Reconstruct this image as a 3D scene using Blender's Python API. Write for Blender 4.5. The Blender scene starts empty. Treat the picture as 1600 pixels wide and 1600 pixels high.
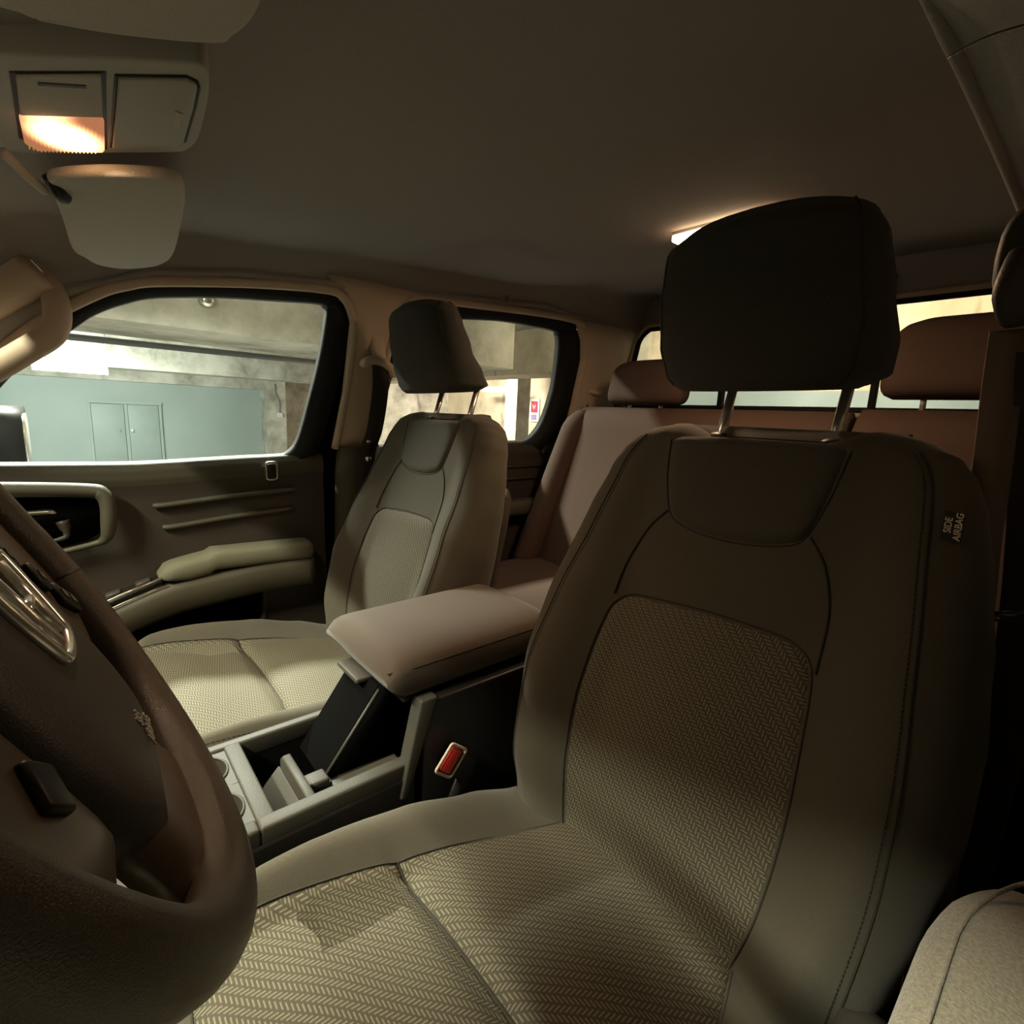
import bpy, bmesh, math, random
from mathutils import Vector, Matrix
random.seed(7)
SC = bpy.context.scene
COL = SC.collection
R = math.radians

# ------------------------------------------------------------------ camera
CAM = Vector((-0.68, 0.0, 0.95))
cam = bpy.data.cameras.new('camera'); cam.sensor_width = 36; cam.sensor_fit = 'HORIZONTAL'
cam.lens = 18.0; cam.clip_start = 0.01; cam.clip_end = 200
camo = bpy.data.objects.new('camera', cam); COL.objects.link(camo)
ex = Vector((-0.64909, -0.75934, 0.04568)).normalized()
eu = Vector((0.16821, -0.08471, 0.98210)); eu = (eu - ex*eu.dot(ex)).normalized()
ez = ex.cross(eu)
camo.matrix_world = Matrix(((ex.x, eu.x, ez.x, CAM.x), (ex.y, eu.y, ez.y, CAM.y), (ex.z, eu.z, ez.z, CAM.z), (0, 0, 0, 1)))
SC.camera = camo

# ------------------------------------------------------------------ world, light, exposure
wd = bpy.data.worlds.new('world'); SC.world = wd; wd.use_nodes = True
wd.node_tree.nodes['Background'].inputs[0].default_value = (0.9, 0.95, 0.85, 1)
wd.node_tree.nodes['Background'].inputs[1].default_value = 0.05
SC.view_settings.view_transform = 'Standard'
SC.view_settings.look = 'None'
SC.view_settings.gamma = 1.0
SC.view_settings.use_curve_mapping = False
SC.view_settings.exposure = 0.0

FLUO = (0.94, 1.0, 0.93)
WARM = (1.0, 0.66, 0.40)
def area(name, loc, target, sx, sy, power, col, spread=180):
    l = bpy.data.lights.new(name, 'AREA'); l.shape = 'RECTANGLE'; l.size = sx; l.size_y = sy
    l.energy = power; l.color = col; l.spread = R(spread)
    o = bpy.data.objects.new(name, l); COL.objects.link(o); o.location = loc
    d = Vector(target) - Vector(loc)
    o.rotation_euler = d.to_track_quat('-Z', 'Y').to_euler()
    return o
area('garage_lamp_ahead', (0.0, 1.13, 2.02), (-0.15, 0.1, 0.5), 1.0, 0.05, 88, (1.0, 0.95, 0.74))
area('garage_lamp_beside', (1.95, -0.2, 2.18), (1.95, -0.2, 0.6), 0.16, 1.4, 260, (1.0, 0.985, 0.88), 136)  # added unseen fill light that brightens the near beam and floor
area('garage_lamp_wall', (8.2, 0.2, 1.22), (11.5, -1.0, 0.2), 1.4, 0.3, 190, FLUO)
area('garage_lamp_behind', (1.2, -3.7, 2.25), (1.4, -5.2, 1.2), 1.6, 0.3, 150, (1.0, 0.80, 0.56))
area('garage_lamp_side_rear', (9.2, -6.4, 2.2), (9.6, -6.8, 0.4), 1.4, 0.3, 560, (1.0, 0.86, 0.76))
area('garage_lamp_front', (1.0, 6.0, 2.1), (0.5, 8.5, 0.8), 1.4, 0.3, 60, FLUO)  # added unseen light so the front wall is not black
area('dome_bulb', (-0.10, -1.00, 1.285), (-0.10, -1.0, 0), 0.16, 0.07, 3.4, WARM)
area('map_bulb', (0.12, -0.03, 1.2285), (0.0, -0.3, 0.2), 0.05, 0.04, 2.5, WARM, 132)

# ------------------------------------------------------------------ materials
def nt(m): return m.node_tree.nodes, m.node_tree.links
def mat(name, col, rough=0.6, metal=0.0, spec=0.5, bump=0.0, scale=200.0, var=0.0, vscale=None, sheen=0.0, detail=2.0, stretch=None):
    m = bpy.data.materials.new(name); m.use_nodes = True
    N, L = nt(m); b = N['Principled BSDF']
    b.inputs['Base Color'].default_value = (*col, 1); b.inputs['Roughness'].default_value = rough
    b.inputs['Metallic'].default_value = metal; b.inputs['Specular IOR Level'].default_value = spec
    if sheen: b.inputs['Sheen Weight'].default_value = sheen
    tc = N.new('ShaderNodeTexCoord'); src = tc.outputs['Object']
    if stretch:
        mp = N.new('ShaderNodeMapping'); mp.inputs['Scale'].default_value = stretch
        L.new(src, mp.inputs[0]); src = mp.outputs[0]
    if bump:
        n = N.new('ShaderNodeTexNoise'); n.inputs['Scale'].default_value = scale; n.inputs['Detail'].default_value = detail
        L.new(src, n.inputs['Vector'])
        bp = N.new('ShaderNodeBump'); bp.inputs['Strength'].default_value = bump; bp.inputs['Distance'].default_value = 0.002
        L.new(n.outputs['Fac'], bp.inputs['Height']); L.new(bp.outputs[0], b.inputs['Normal'])
    if var:
        n2 = N.new('ShaderNodeTexNoise'); n2.inputs['Scale'].default_value = vscale or scale; n2.inputs['Detail'].default_value = detail
        L.new(src, n2.inputs['Vector'])
        r = N.new('ShaderNodeMapRange'); r.inputs['From Min'].default_value = 0.3; r.inputs['From Max'].default_value = 0.7
        r.inputs['To Min'].default_value = 1 - var; r.inputs['To Max'].default_value = 1 + var
        L.new(n2.outputs['Fac'], r.inputs['Value'])
        mx = N.new('ShaderNodeVectorMath'); mx.operation = 'SCALE'; mx.inputs[0].default_value = col
        L.new(r.outputs[0], mx.inputs['Scale']); L.new(mx.outputs[0], b.inputs['Base Color'])
    return m

def herringbone(name, dark, light, w=0.0037, n=3, rough=0.8):
    """woven cloth: short pale stitches laid in a herringbone, driven by the UV map in metres"""
    m = mat(name, dark, rough, spec=0.25)
    N, L = nt(m); b = N['Principled BSDF']
    uv = N.new('ShaderNodeUVMap'); sp = N.new('ShaderNodeSeparateXYZ')
    mp = N.new('ShaderNodeMapping'); mp.inputs['Scale'].default_value = (1/w, 1/w, 1); mp.inputs['Location'].default_value = (1000, 1000, 0)
    L.new(uv.outputs[0], mp.inputs[0]); L.new(mp.outputs[0], sp.inputs[0])
    def M(op, a, b_=None, c=None):
        x = N.new('ShaderNodeMath'); x.operation = op
        for i, v in enumerate((a, b_, c)):
            if v is None: continue
            if isinstance(v, (int, float)): x.inputs[i].default_value = v
            else: L.new(v, x.inputs[i])
        return x.outputs[0]
    u, v = sp.outputs[0], sp.outputs[1]
    i, j = M('FLOOR', u), M('FLOOR', v); fu, fv = M('FRACT', u), M('FRACT', v)
    t = M('MODULO', M('ADD', M('SUBTRACT', i, j), 2*n*500), 2*n)
    hor = M('LESS_THAN', t, n - 0.5)
    ah = M('ADD', t, fu); av = M('ADD', M('SUBTRACT', 2*n - 1, t), fv)
    ca = M('LESS_THAN', M('ABSOLUTE', M('SUBTRACT', ah, n/2)), n/2 - 0.42)
    cb = M('LESS_THAN', M('ABSOLUTE', M('SUBTRACT', fv, 0.5)), 0.19)
    da = M('LESS_THAN', M('ABSOLUTE', M('SUBTRACT', av, n/2)), n/2 - 0.42)
    db = M('LESS_THAN', M('ABSOLUTE', M('SUBTRACT', fu, 0.5)), 0.19)
    mask = M('ADD', M('MULTIPLY', hor, M('MULTIPLY', ca, cb)), M('MULTIPLY', M('SUBTRACT', 1, hor), M('MULTIPLY', da, db)))
    nz = N.new('ShaderNodeTexNoise'); nz.inputs['Scale'].default_value = 900
    tc = N.new('ShaderNodeTexCoord'); L.new(tc.outputs['Object'], nz.inputs['Vector'])
    fac = M('MULTIPLY', mask, M('ADD', M('MULTIPLY', nz.outputs['Fac'], 0.9), 0.4))
    mx = N.new('ShaderNodeMix'); mx.data_type = 'RGBA'; mx.inputs['A'].default_value = (*dark, 1); mx.inputs['B'].default_value = (*light, 1)
    L.new(fac, mx.inputs['Factor']); L.new(mx.outputs['Result'], b.inputs['Base Color'])
    bp = N.new('ShaderNodeBump'); bp.inputs['Strength'].default_value = 0.5; bp.inputs['Distance'].default_value = 0.001
    L.new(fac, bp.inputs['Height']); L.new(bp.outputs[0], b.inputs['Normal'])
    return m

def emit(name, col, strength):
    m = bpy.data.materials.new(name); m.use_nodes = True; N, L = nt(m)
    N.remove(N['Principled BSDF']); e = N.new('ShaderNodeEmission')
    e.inputs[0].default_value = (*col, 1); e.inputs[1].default_value = strength
    L.new(e.outputs[0], N['Material Output'].inputs[0]); return m
def glass(name, tint=(0.93, 0.97, 0.94), gloss=1.0):
    m = bpy.data.materials.new(name); m.use_nodes = True; N, L = nt(m)
    N.remove(N['Principled BSDF'])
    t = N.new('ShaderNodeBsdfTransparent'); t.inputs[0].default_value = (*tint, 1)
    g = N.new('ShaderNodeBsdfGlossy'); g.inputs['Roughness'].default_value = 0.02
    f = N.new('ShaderNodeFresnel'); f.inputs[0].default_value = 1.35
    mu = N.new('ShaderNodeMath'); mu.operation = 'MULTIPLY'; mu.inputs[1].default_value = gloss
    mx = N.new('ShaderNodeMixShader')
    L.new(f.outputs[0], mu.inputs[0]); L.new(mu.outputs[0], mx.inputs[0]); L.new(t.outputs[0], mx.inputs[1]); L.new(g.outputs[0], mx.inputs[2])
    L.new(mx.outputs[0], N['Material Output'].inputs[0]); return m

def concrete(name, a, b, sc=1.2, cracks=0.5):
    m = bpy.data.materials.new(name); m.use_nodes = True; N, L = nt(m); bs = N['Principled BSDF']
    bs.inputs['Roughness'].default_value = 0.85
    tc = N.new('ShaderNodeTexCoord')
    n = N.new('ShaderNodeTexNoise'); n.inputs['Scale'].default_value = sc; n.inputs['Detail'].default_value = 8; n.inputs['Roughness'].default_value = 0.65
    L.new(tc.outputs['Object'], n.inputs['Vector'])
    cr = N.new('ShaderNodeValToRGB'); cr.color_ramp.elements[0].position = 0.36; cr.color_ramp.elements[0].color = (*a, 1)
    cr.color_ramp.elements[1].position = 0.6; cr.color_ramp.elements[1].color = (*b, 1)
    L.new(n.outputs['Fac'], cr.inputs[0])
    # dark spots, pits and streaks
    v = N.new('ShaderNodeTexVoronoi'); v.inputs['Scale'].default_value = 2.6; L.new(tc.outputs['Object'], v.inputs['Vector'])
    r = N.new('ShaderNodeMapRange'); r.inputs['From Min'].default_value = 0.02; r.inputs['From Max'].default_value = 0.06
    r.inputs['To Min'].default_value = 0.35; r.inputs['To Max'].default_value = 1
    L.new(v.outputs['Distance'], r.inputs['Value'])
    n3 = N.new('ShaderNodeTexNoise'); n3.inputs['Scale'].default_value = 3.0; n3.inputs['Detail'].default_value = 6
    mp = N.new('ShaderNodeMapping'); mp.inputs['Scale'].default_value = (1.4, 1.4, 0.35); L.new(tc.outputs['Object'], mp.inputs[0]); L.new(mp.outputs[0], n3.inputs['Vector'])
    ab = N.new('ShaderNodeMapRange'); ab.inputs['From Min'].default_value = 0.62; ab.inputs['From Max'].default_value = 0.72
    ab.inputs['To Min'].default_value = 1; ab.inputs['To Max'].default_value = 1 - cracks
    L.new(n3.outputs['Fac'], ab.inputs['Value'])
    mm = N.new('ShaderNodeMath'); mm.operation = 'MULTIPLY'; L.new(r.outputs[0], mm.inputs[0]); L.new(ab.outputs[0], mm.inputs[1])
    sc_ = N.new('ShaderNodeVectorMath'); sc_.operation = 'SCALE'; L.new(cr.outputs[0], sc_.inputs[0]); L.new(mm.outputs[0], sc_.inputs['Scale'])
    L.new(sc_.outputs[0], bs.inputs['Base Color'])
    return m

M_ = {}
M_['cloth'] = mat('seat_cloth', (0.092, 0.082, 0.060), 0.9, spec=0.15, bump=0.35, scale=900, var=0.10, sheen=0.15)
M_['cloth_top'] = mat('seat_panel_cloth', (0.080, 0.074, 0.058), 0.9, spec=0.15, bump=0.6, scale=700, var=0.16, sheen=0.15)
M_['herring'] = herringbone('seat_herringbone_cloth', (0.086, 0.075, 0.052), (0.255, 0.235, 0.165))
M_['cloth_dark'] = mat('headrest_cloth', (0.062, 0.058, 0.046), 0.9, spec=0.15, bump=0.5, scale=800, var=0.18, sheen=0.1)
M_['rear_cloth'] = mat('rear_bench_cloth', (0.080, 0.051, 0.038), 0.9, spec=0.15, bump=0.3, scale=800, var=0.08)
M_['piping'] = mat('seam_thread', (0.036, 0.032, 0.024), 0.9)
M_['thread'] = mat('pale_stitch_thread', (0.17, 0.15, 0.11), 0.9)
M_['armcloth'] = mat('armrest_cloth', (0.083, 0.059, 0.040), 0.8, spec=0.25, bump=0.35, scale=700, var=0.07, sheen=0.2)
M_['doorcloth'] = mat('door_armrest_cloth', (0.135, 0.130, 0.088), 0.85, spec=0.2, bump=0.35, scale=700, var=0.06)
M_['armfuzz'] = mat('pale_armrest_cloth', (0.40, 0.35, 0.27), 0.95, spec=0.1, bump=0.9, scale=420, var=0.22, sheen=0.4)
M_['headliner'] = mat('headliner_fabric', (0.38, 0.35, 0.325), 0.95, spec=0.1, bump=0.35, scale=600, var=0.05)
M_['visor'] = mat('visor_vinyl', (0.56, 0.52, 0.465), 0.85, spec=0.2, bump=0.3, scale=500, var=0.04)
M_['beige'] = mat('beige_trim_plastic', (0.58, 0.45, 0.33), 0.6, spec=0.35, bump=0.15, scale=500)
M_['grey_pl'] = mat('grey_console_plastic', (0.056, 0.051, 0.040), 0.55, spec=0.4, bump=0.2, scale=500)
M_['lampgrey'] = mat('grey_lamp_housing', (0.48, 0.46, 0.42), 0.6, spec=0.35)
M_['dark_pl'] = mat('dark_door_plastic', (0.045, 0.036, 0.027), 0.5, spec=0.4, bump=0.3, scale=450)
M_['olive_pl'] = mat('olive_trim_plastic', (0.066, 0.058, 0.038), 0.55, spec=0.4, bump=0.25, scale=450)
M_['black_pl'] = mat('black_plastic', (0.012, 0.011, 0.010), 0.45, spec=0.35)
M_['matte_black'] = mat('matte_black', (0.005, 0.005, 0.005), 1.0, spec=0.0)
M_['belt_guide'] = mat('glossy_black_plastic', (0.03, 0.028, 0.025), 0.15, spec=0.9)
M_['rubber'] = mat('black_window_rubber', (0.012, 0.011, 0.009), 0.65, spec=0.3)
M_['leather'] = mat('brown_black_leather', (0.076, 0.055, 0.037), 0.32, spec=0.6, bump=0.35, scale=1500, detail=3)
M_['wheelpl'] = mat('wheel_pad_plastic', (0.050, 0.042, 0.035), 0.5, spec=0.4, bump=0.25, scale=900)
M_['spoke'] = mat('bronze_spoke_plastic', (0.10, 0.068, 0.045), 0.35, spec=0.5, metal=0.2)
M_['chrome'] = mat('chrome', (0.88, 0.85, 0.78), 0.22, metal=0.75)
M_['satin'] = mat('satin_metal', (0.72, 0.70, 0.62), 0.28, metal=1.0)
M_['belt'] = mat('belt_webbing', (0.20, 0.15, 0.12), 0.75, spec=0.3, bump=0.4, scale=900, stretch=(1, 1, 6))
M_['belt_dark'] = mat('dark_belt_webbing', (0.035, 0.028, 0.022), 0.75, spec=0.3)
M_['red'] = mat('red_button', (0.80, 0.035, 0.025), 0.35, spec=0.5)
M_['white'] = mat('white_print', (0.92, 0.84, 0.70), 0.7)
M_['carpet'] = mat('floor_carpet', (0.035, 0.030, 0.024), 0.95, bump=0.8, scale=350)
M_['glass'] = glass('window_glass')
M_['wall_c'] = concrete('garage_concrete', (0.30, 0.275, 0.225), (0.62, 0.585, 0.505), 1.6, 0.45)
M_['wall_w'] = concrete('garage_warm_concrete', (0.42, 0.36, 0.27), (0.66, 0.56, 0.42))
M_['teal'] = mat('painted_teal_wall', (0.385, 0.44, 0.415), 0.6, var=0.05, vscale=1.5, scale=2)
M_['teal2'] = mat('painted_teal_door', (0.35, 0.405, 0.385), 0.5, var=0.05, vscale=3, scale=2)
M_['pipe'] = mat('grey_pipe_paint', (0.30, 0.32, 0.33), 0.4, metal=0.3)
M_['gfloor'] = concrete('garage_floor', (0.30, 0.30, 0.28), (0.45, 0.44, 0.41))
M_['sign_red'] = mat('sign_red', (0.30, 0.03, 0.05), 0.5)
M_['sign_violet'] = mat('sign_violet', (0.22, 0.17, 0.32), 0.5)
M_['sign_white'] = mat('sign_white', (0.75, 0.72, 0.70), 0.5)
def bulb_lens(name, centre, edge, core, rad, e0, e1):
    """lamp lens lit by the bulb behind it: brightest next to the filament"""
    m = bpy.data.materials.new(name); m.use_nodes = True; N, L = nt(m); N.remove(N['Principled BSDF'])
    tc = N.new('ShaderNodeNewGeometry'); mp = N.new('ShaderNodeVectorMath'); mp.operation = 'SUBTRACT'; mp.inputs[1].default_value = centre
    dv = N.new('ShaderNodeVectorMath'); dv.operation = 'DIVIDE'; dv.inputs[1].default_value = rad
    ln = N.new('ShaderNodeVectorMath'); ln.operation = 'LENGTH'
    L.new(tc.outputs['Position'], mp.inputs[0]); L.new(mp.outputs[0], dv.inputs[0]); L.new(dv.outputs[0], ln.inputs[0])
    r = N.new('ShaderNodeMapRange'); r.interpolation_type = 'SMOOTHERSTEP'; r.inputs['From Min'].default_value = 1.0; r.inputs['From Max'].default_value = 0.25
    L.new(ln.outputs['Value'], r.inputs['Value'])
    mx = N.new('ShaderNodeMix'); mx.data_type = 'RGBA'; mx.inputs['A'].default_value = (*edge, 1); mx.inputs['B'].default_value = (*core, 1); L.new(r.outputs[0], mx.inputs['Factor'])
    st = N.new('ShaderNodeMapRange'); st.inputs['To Min'].default_value = e0; st.inputs['To Max'].default_value = e1; L.new(r.outputs[0], st.inputs['Value'])
    e = N.new('ShaderNodeEmission'); L.new(mx.outputs['Result'], e.inputs[0]); L.new(st.outputs[0], e.inputs[1]); L.new(e.outputs[0], N['Material Output'].inputs[0])
    return m
M_['lens_lit'] = bulb_lens('lit_lamp_lens', (0.128, -0.026, 1.225), (0.95, 0.36, 0.16), (1.0, 0.62, 0.28), (0.058, 0.046, 0.2), 0.5, 6.0)
M_['lens_dome'] = bulb_lens('lit_dome_lens', (-0.10, -1.0, 1.3), (1.0, 0.55, 0.28), (1.0, 0.72, 0.42), (0.14, 0.10, 0.2), 3.0, 12.0)
M_['dado'] = mat('blue_grey_painted_dado', (0.22, 0.28, 0.31), 0.6, var=0.2, vscale=1.5, scale=2)
M_['tube'] = emit('fluorescent_tube', (0.86, 1.0, 0.93), 14)
M_['led'] = emit('blue_violet_led', (0.45, 0.38, 1.0), 3.5)  # glow that imitates an LED reflection in the back glass

# ------------------------------------------------------------------ object helpers
def tag(o, label=None, cat=None, group=None, kind=None):
    if label: o['label'] = label
    if cat: o['category'] = cat
    if group: o['group'] = group
    if kind: o['kind'] = kind
    return o
def thing(name, loc, label=None, cat=None, group=None, kind=None):
    o = bpy.data.objects.new(name, None); COL.objects.link(o); o.location = loc; o.empty_display_size = 0.05
    return tag(o, label, cat, group, kind)
def origin_of(p):
    v = Vector((0, 0, 0))
    while p is not None: v += p.location; p = p.parent
    return v
def obj(name, verts, faces, m, parent=None, smooth=True, uvs=None, origin=None, mats=None, fmat=None):
    """verts are in world coordinates"""
    og = origin_of(parent)
    if parent is None or origin is not None:
        if origin is None:
            n = len(verts); origin = Vector((sum(v[0] for v in verts)/n, sum(v[1] for v in verts)/n, min(v[2] for v in verts)))
        base = Vector(origin)
    else: base = og.copy()
    me = bpy.data.meshes.new(name)
    me.from_pydata([tuple(Vector(v) - base) for v in verts], [], faces)
    if uvs:
        ul = me.uv_layers.new(name='UVMap')
        for lp in me.loops: ul.data[lp.index].uv = uvs[lp.vertex_index]
    for x in (mats or [m]): me.materials.append(x)
    if fmat:
        for p, k in zip(me.polygons, fmat): p.material_index = k
    for p in me.polygons: p.use_smooth = smooth
    me.update()
    bm = bmesh.new(); bm.from_mesh(me); bmesh.ops.recalc_face_normals(bm, faces=bm.faces); bm.to_mesh(me); bm.free()
    o = bpy.data.objects.new(name, me); COL.objects.link(o)
    if parent is not None: o.parent = parent
    o.location = base - og
    return o
def join(*parts):
    V, F = [], []
    for v, f in parts:
        k = len(V); V += list(v); F += [tuple(i + k for i in q) for q in f]
    return V, F
def box(x0, x1, y0, y1, z0, z1, bev=0.0, seg=3, xf=None):
    bm = bmesh.new(); bmesh.ops.create_cube(bm, size=1)
    for v in bm.verts: v.co = Vector(((x0+x1)/2 + v.co.x*(x1-x0), (y0+y1)/2 + v.co.y*(y1-y0), (z0+z1)/2 + v.co.z*(z1-z0)))
    if bev: bmesh.ops.bevel(bm, geom=bm.edges[:] , offset=bev, segments=seg, profile=0.5, affect='EDGES')
    V = [v.co.copy() for v in bm.verts]; bm.verts.index_update()
    F = [tuple(v.index for v in f.verts) for f in bm.faces]; bm.free()
    if xf: V = [Vector(xf(v)) for v in V]
    return V, F
def rot_box(c, hs, rx=0, ry=0, rz=0, bev=0.0, seg=3):
    mt = Matrix.Translation(Vector(c)) @ Matrix.Rotation(R(rz), 4, 'Z') @ Matrix.Rotation(R(ry), 4, 'Y') @ Matrix.Rotation(R(rx), 4, 'X')
    return box(-hs[0], hs[0], -hs[1], hs[1], -hs[2], hs[2], bev, seg, lambda v: mt @ v)
def prism(poly, dirv, closed_bevel=0.0, seg=2):
    """poly: 3-D polygon, extruded by dirv, optionally bevelled"""
    bm = bmesh.new(); vs = [bm.verts.new(p) for p in poly]; f = bm.faces.new(vs)
    r = bmesh.ops.extrude_face_region(bm, geom=[f])
    bmesh.ops.translate(bm, verts=[e for e in r['geom'] if isinstance(e, bmesh.types.BMVert)], vec=Vector(dirv))
    if closed_bevel:
        es = [e for e in bm.edges if len(e.link_faces) == 2 and e.calc_face_angle(0) > 0.9]
        bmesh.ops.bevel(bm, geom=es, offset=closed_bevel, segments=seg, profile=0.5, affect='EDGES')
    bm.verts.index_update(); V = [v.co.copy() for v in bm.verts]; F = [tuple(v.index for v in q.verts) for q in bm.faces]; bm.free()
    return V, F
def smooth_path(pts, n=6, closed=False):
    P = [Vector(p) for p in pts]; out = []; k = len(P)
    rng = range(k if closed else k - 1)
    for i in rng:
        if closed: a, b, c, d = P[i-1], P[i], P[(i+1) % k], P[(i+2) % k]
        else: a, b, c, d = P[max(i-1, 0)], P[i], P[i+1], P[min(i+2, k-1)]
        for j in range(n):
            t = j/n
            out.append(0.5*((2*b) + (-a + c)*t + (2*a - 5*b + 4*c - d)*t*t + (-a + 3*b - 3*c + d)*t**3))
    if not closed: out.append(P[-1])
    return out
def tube(pts, r, n=10, closed=False, sx=1.0, sy=1.0, up=None, cap=True):
    P = [Vector(p) for p in pts]; k = len(P); V, F = [], []
    prev = None
    for i, p in enumerate(P):
        if closed: t = (P[(i+1) % k] - P[i-1])
        else: t = P[min(i+1, k-1)] - P[max(i-1, 0)]
        t.normalize()
        if prev is None:
            u = Vector(up) if up is not None else (Vector((0, 0, 1)) if abs(t.z) < 0.9 else Vector((1, 0, 0)))
        else: u = Vector(up) if up is not None else prev
        u = (u - t*u.dot(t))
        if u.length < 1e-6: u = t.orthogonal()
        u.normalize(); prev = u; w = t.cross(u)
        rr = r[i] if isinstance(r, (list, tuple)) else r
        for j in range(n):
            a = 2*math.pi*j/n
            V.append(p + u*(math.cos(a)*rr*sy) + w*(math.sin(a)*rr*sx))
    m = k if closed else k - 1
    for i in range(m):
        for j in range(n):
            a, b = i*n + j, i*n + (j+1) % n; c, d = ((i+1) % k)*n + (j+1) % n, ((i+1) % k)*n + j
            F.append((a, b, c, d))
    if not closed and cap:
        F.append(tuple(range(n))); F.append(tuple((k-1)*n + j for j in range(n)))
    return V, F
def ribbon(pts, wdir, width, th=0.0014):
    """flat webbing with thickness; wdir may be a list"""
    P = [Vector(p) for p in pts]; k = len(P); V, F = [], []
    for i, p in enumerate(P):
        t = (P[min(i+1, k-1)] - P[max(i-1, 0)]).normalized()
        w = Vector(wdir[i] if isinstance(wdir, list) else wdir); w = (w - t*w.dot(t)).normalized(); nn = t.cross(w)
        for a, b in ((-1, -1), (1, -1), (1, 1), (-1, 1)): V.append(p + w*(a*width/2) + nn*(b*th/2))
    for i in range(k-1):
        for j in range(4):
            F.append((i*4+j, i*4+(j+1) % 4, (i+1)*4+(j+1) % 4, (i+1)*4+j))
    F += [(0, 1, 2, 3), tuple((k-1)*4+j for j in range(4))]
    return V, F
def grid(fn, nu, nv, cu=False, cv=False):
    V = [Vector(fn(i/(nu if cu else nu-1), j/(nv if cv else nv-1))) for i in range(nu) for j in range(nv)]
    F = []
    for i in range(nu if cu else nu-1):
        for j in range(nv if cv else nv-1):
            F.append((i*nv+j, ((i+1) % nu)*nv+j, ((i+1) % nu)*nv+(j+1) % nv, i*nv+(j+1) % nv))
    return V, F
def loft(sections, cap=True):
    n = len(sections[0]); V = [Vector(p) for s in sections for p in s]; F = []
    for i in range(len(sections)-1):
        for j in range(n): F.append((i*n+j, i*n+(j+1) % n, (i+1)*n+(j+1) % n, (i+1)*n+j))
    if cap:
        F.append(tuple(range(n))); F.append(tuple((len(sections)-1)*n+j for j in range(n)))
    return V, F
def lerp_tab(tab, x):
    if x <= tab[0][0]: return tab[0][1]
    for (a, va), (b, vb) in zip(tab, tab[1:]):
        if x <= b:
            t = (x-a)/(b-a); t = t*t*(3-2*t)*0.5 + t*0.5
            return va + (vb-va)*t
    return tab[-1][1]
def resample(pts, n):
    P = [Vector(p) for p in pts]; d = [0]
    for a, b in zip(P, P[1:]): d.append(d[-1] + (b-a).length)
    out = []
    for i in range(n):
        s = d[-1]*i/(n-1); k = 0
        while k < len(d)-2 and d[k+1] < s: k += 1
        q = (s-d[k])/max(d[k+1]-d[k], 1e-9); out.append(P[k].lerp(P[k+1], min(max(q, 0), 1)))
    return out
def coons(bot, right, top, left, nu, nv):
    """bot/top run u, left/right run v; returns (pt, u, v) grid of 2-D points"""
    B, T = resample(bot, nu), resample(top, nu); Lf, Rt = resample(left, nv), resample(right, nv)
    G = []
    for i in range(nu):
        for j in range(nv):
            u, v = i/(nu-1), j/(nv-1)
            p = (1-v)*B[i] + v*T[i] + (1-u)*Lf[j] + u*Rt[j] - ((1-u)*(1-v)*B[0] + u*(1-v)*B[-1] + (1-u)*v*T[0] + u*v*T[-1])
            G.append((p, u, v))
    return G
def rrect(x0, x1, y0, y1, r, n=5):
    out = []
    for cx, cy, a0 in ((x1-r, y1-r, 0), (x0+r, y1-r, 90), (x0+r, y0+r, 180), (x1-r, y0+r, 270)):
        for i in range(n+1):
            a = R(a0 + 90*i/n); out.append((cx + r*math.cos(a), cy + r*math.sin(a)))
    return out
def text(name, body, size, mw, _k, m, parent, ext=0.0004):
    c = bpy.data.curves.new(name, 'FONT'); c.body = body; c.size = size; c.extrude = ext; c.offset = size*0.012; c.align_x = 'CENTER'; c.align_y = 'CENTER'
    c.materials.append(m)
    o = bpy.data.objects.new(name, c); COL.objects.link(o); o.parent = parent
    og = origin_of(parent); mw = mw.copy(); mw.translation = mw.translation - og
    o.matrix_local = mw
    bpy.context.view_layer.update()
    me = bpy.data.meshes.new_from_object(o.evaluated_get(bpy.context.evaluated_depsgraph_get()))
    q = bpy.data.objects.new(name, me); COL.objects.link(q); q.parent = parent; q.matrix_local = mw
    bpy.data.objects.remove(o, do_unlink=True)
    return q
def frame_mat(origin, xdir, ydir):
    x = Vector(xdir).normalized(); y = Vector(ydir); y = (y - x*y.dot(x)).normalized(); z = x.cross(y)
    return Matrix(((x.x, y.x, z.x, origin[0]), (x.y, y.y, z.y, origin[1]), (x.z, y.z, z.z, origin[2]), (0, 0, 0, 1)))
def struct(name, vf, m, parent=None, smooth=False):
    o = obj(name, vf[0], vf[1], m, parent, smooth=smooth)
    if parent is None: o['kind'] = 'structure'
    return o

# ================================================================== CAR SHELL (the room)
def side_x(z):                      # inner skin of the cabin side, leans inwards above the belt line
    return 0.76 - 0.30*max(z - 0.80, 0)
def S(y, z, off=0.0, sg=1):         # a point on the side skin, off = metres towards the cabin
    return Vector((sg*(side_x(z) - off), y, z))

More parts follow.
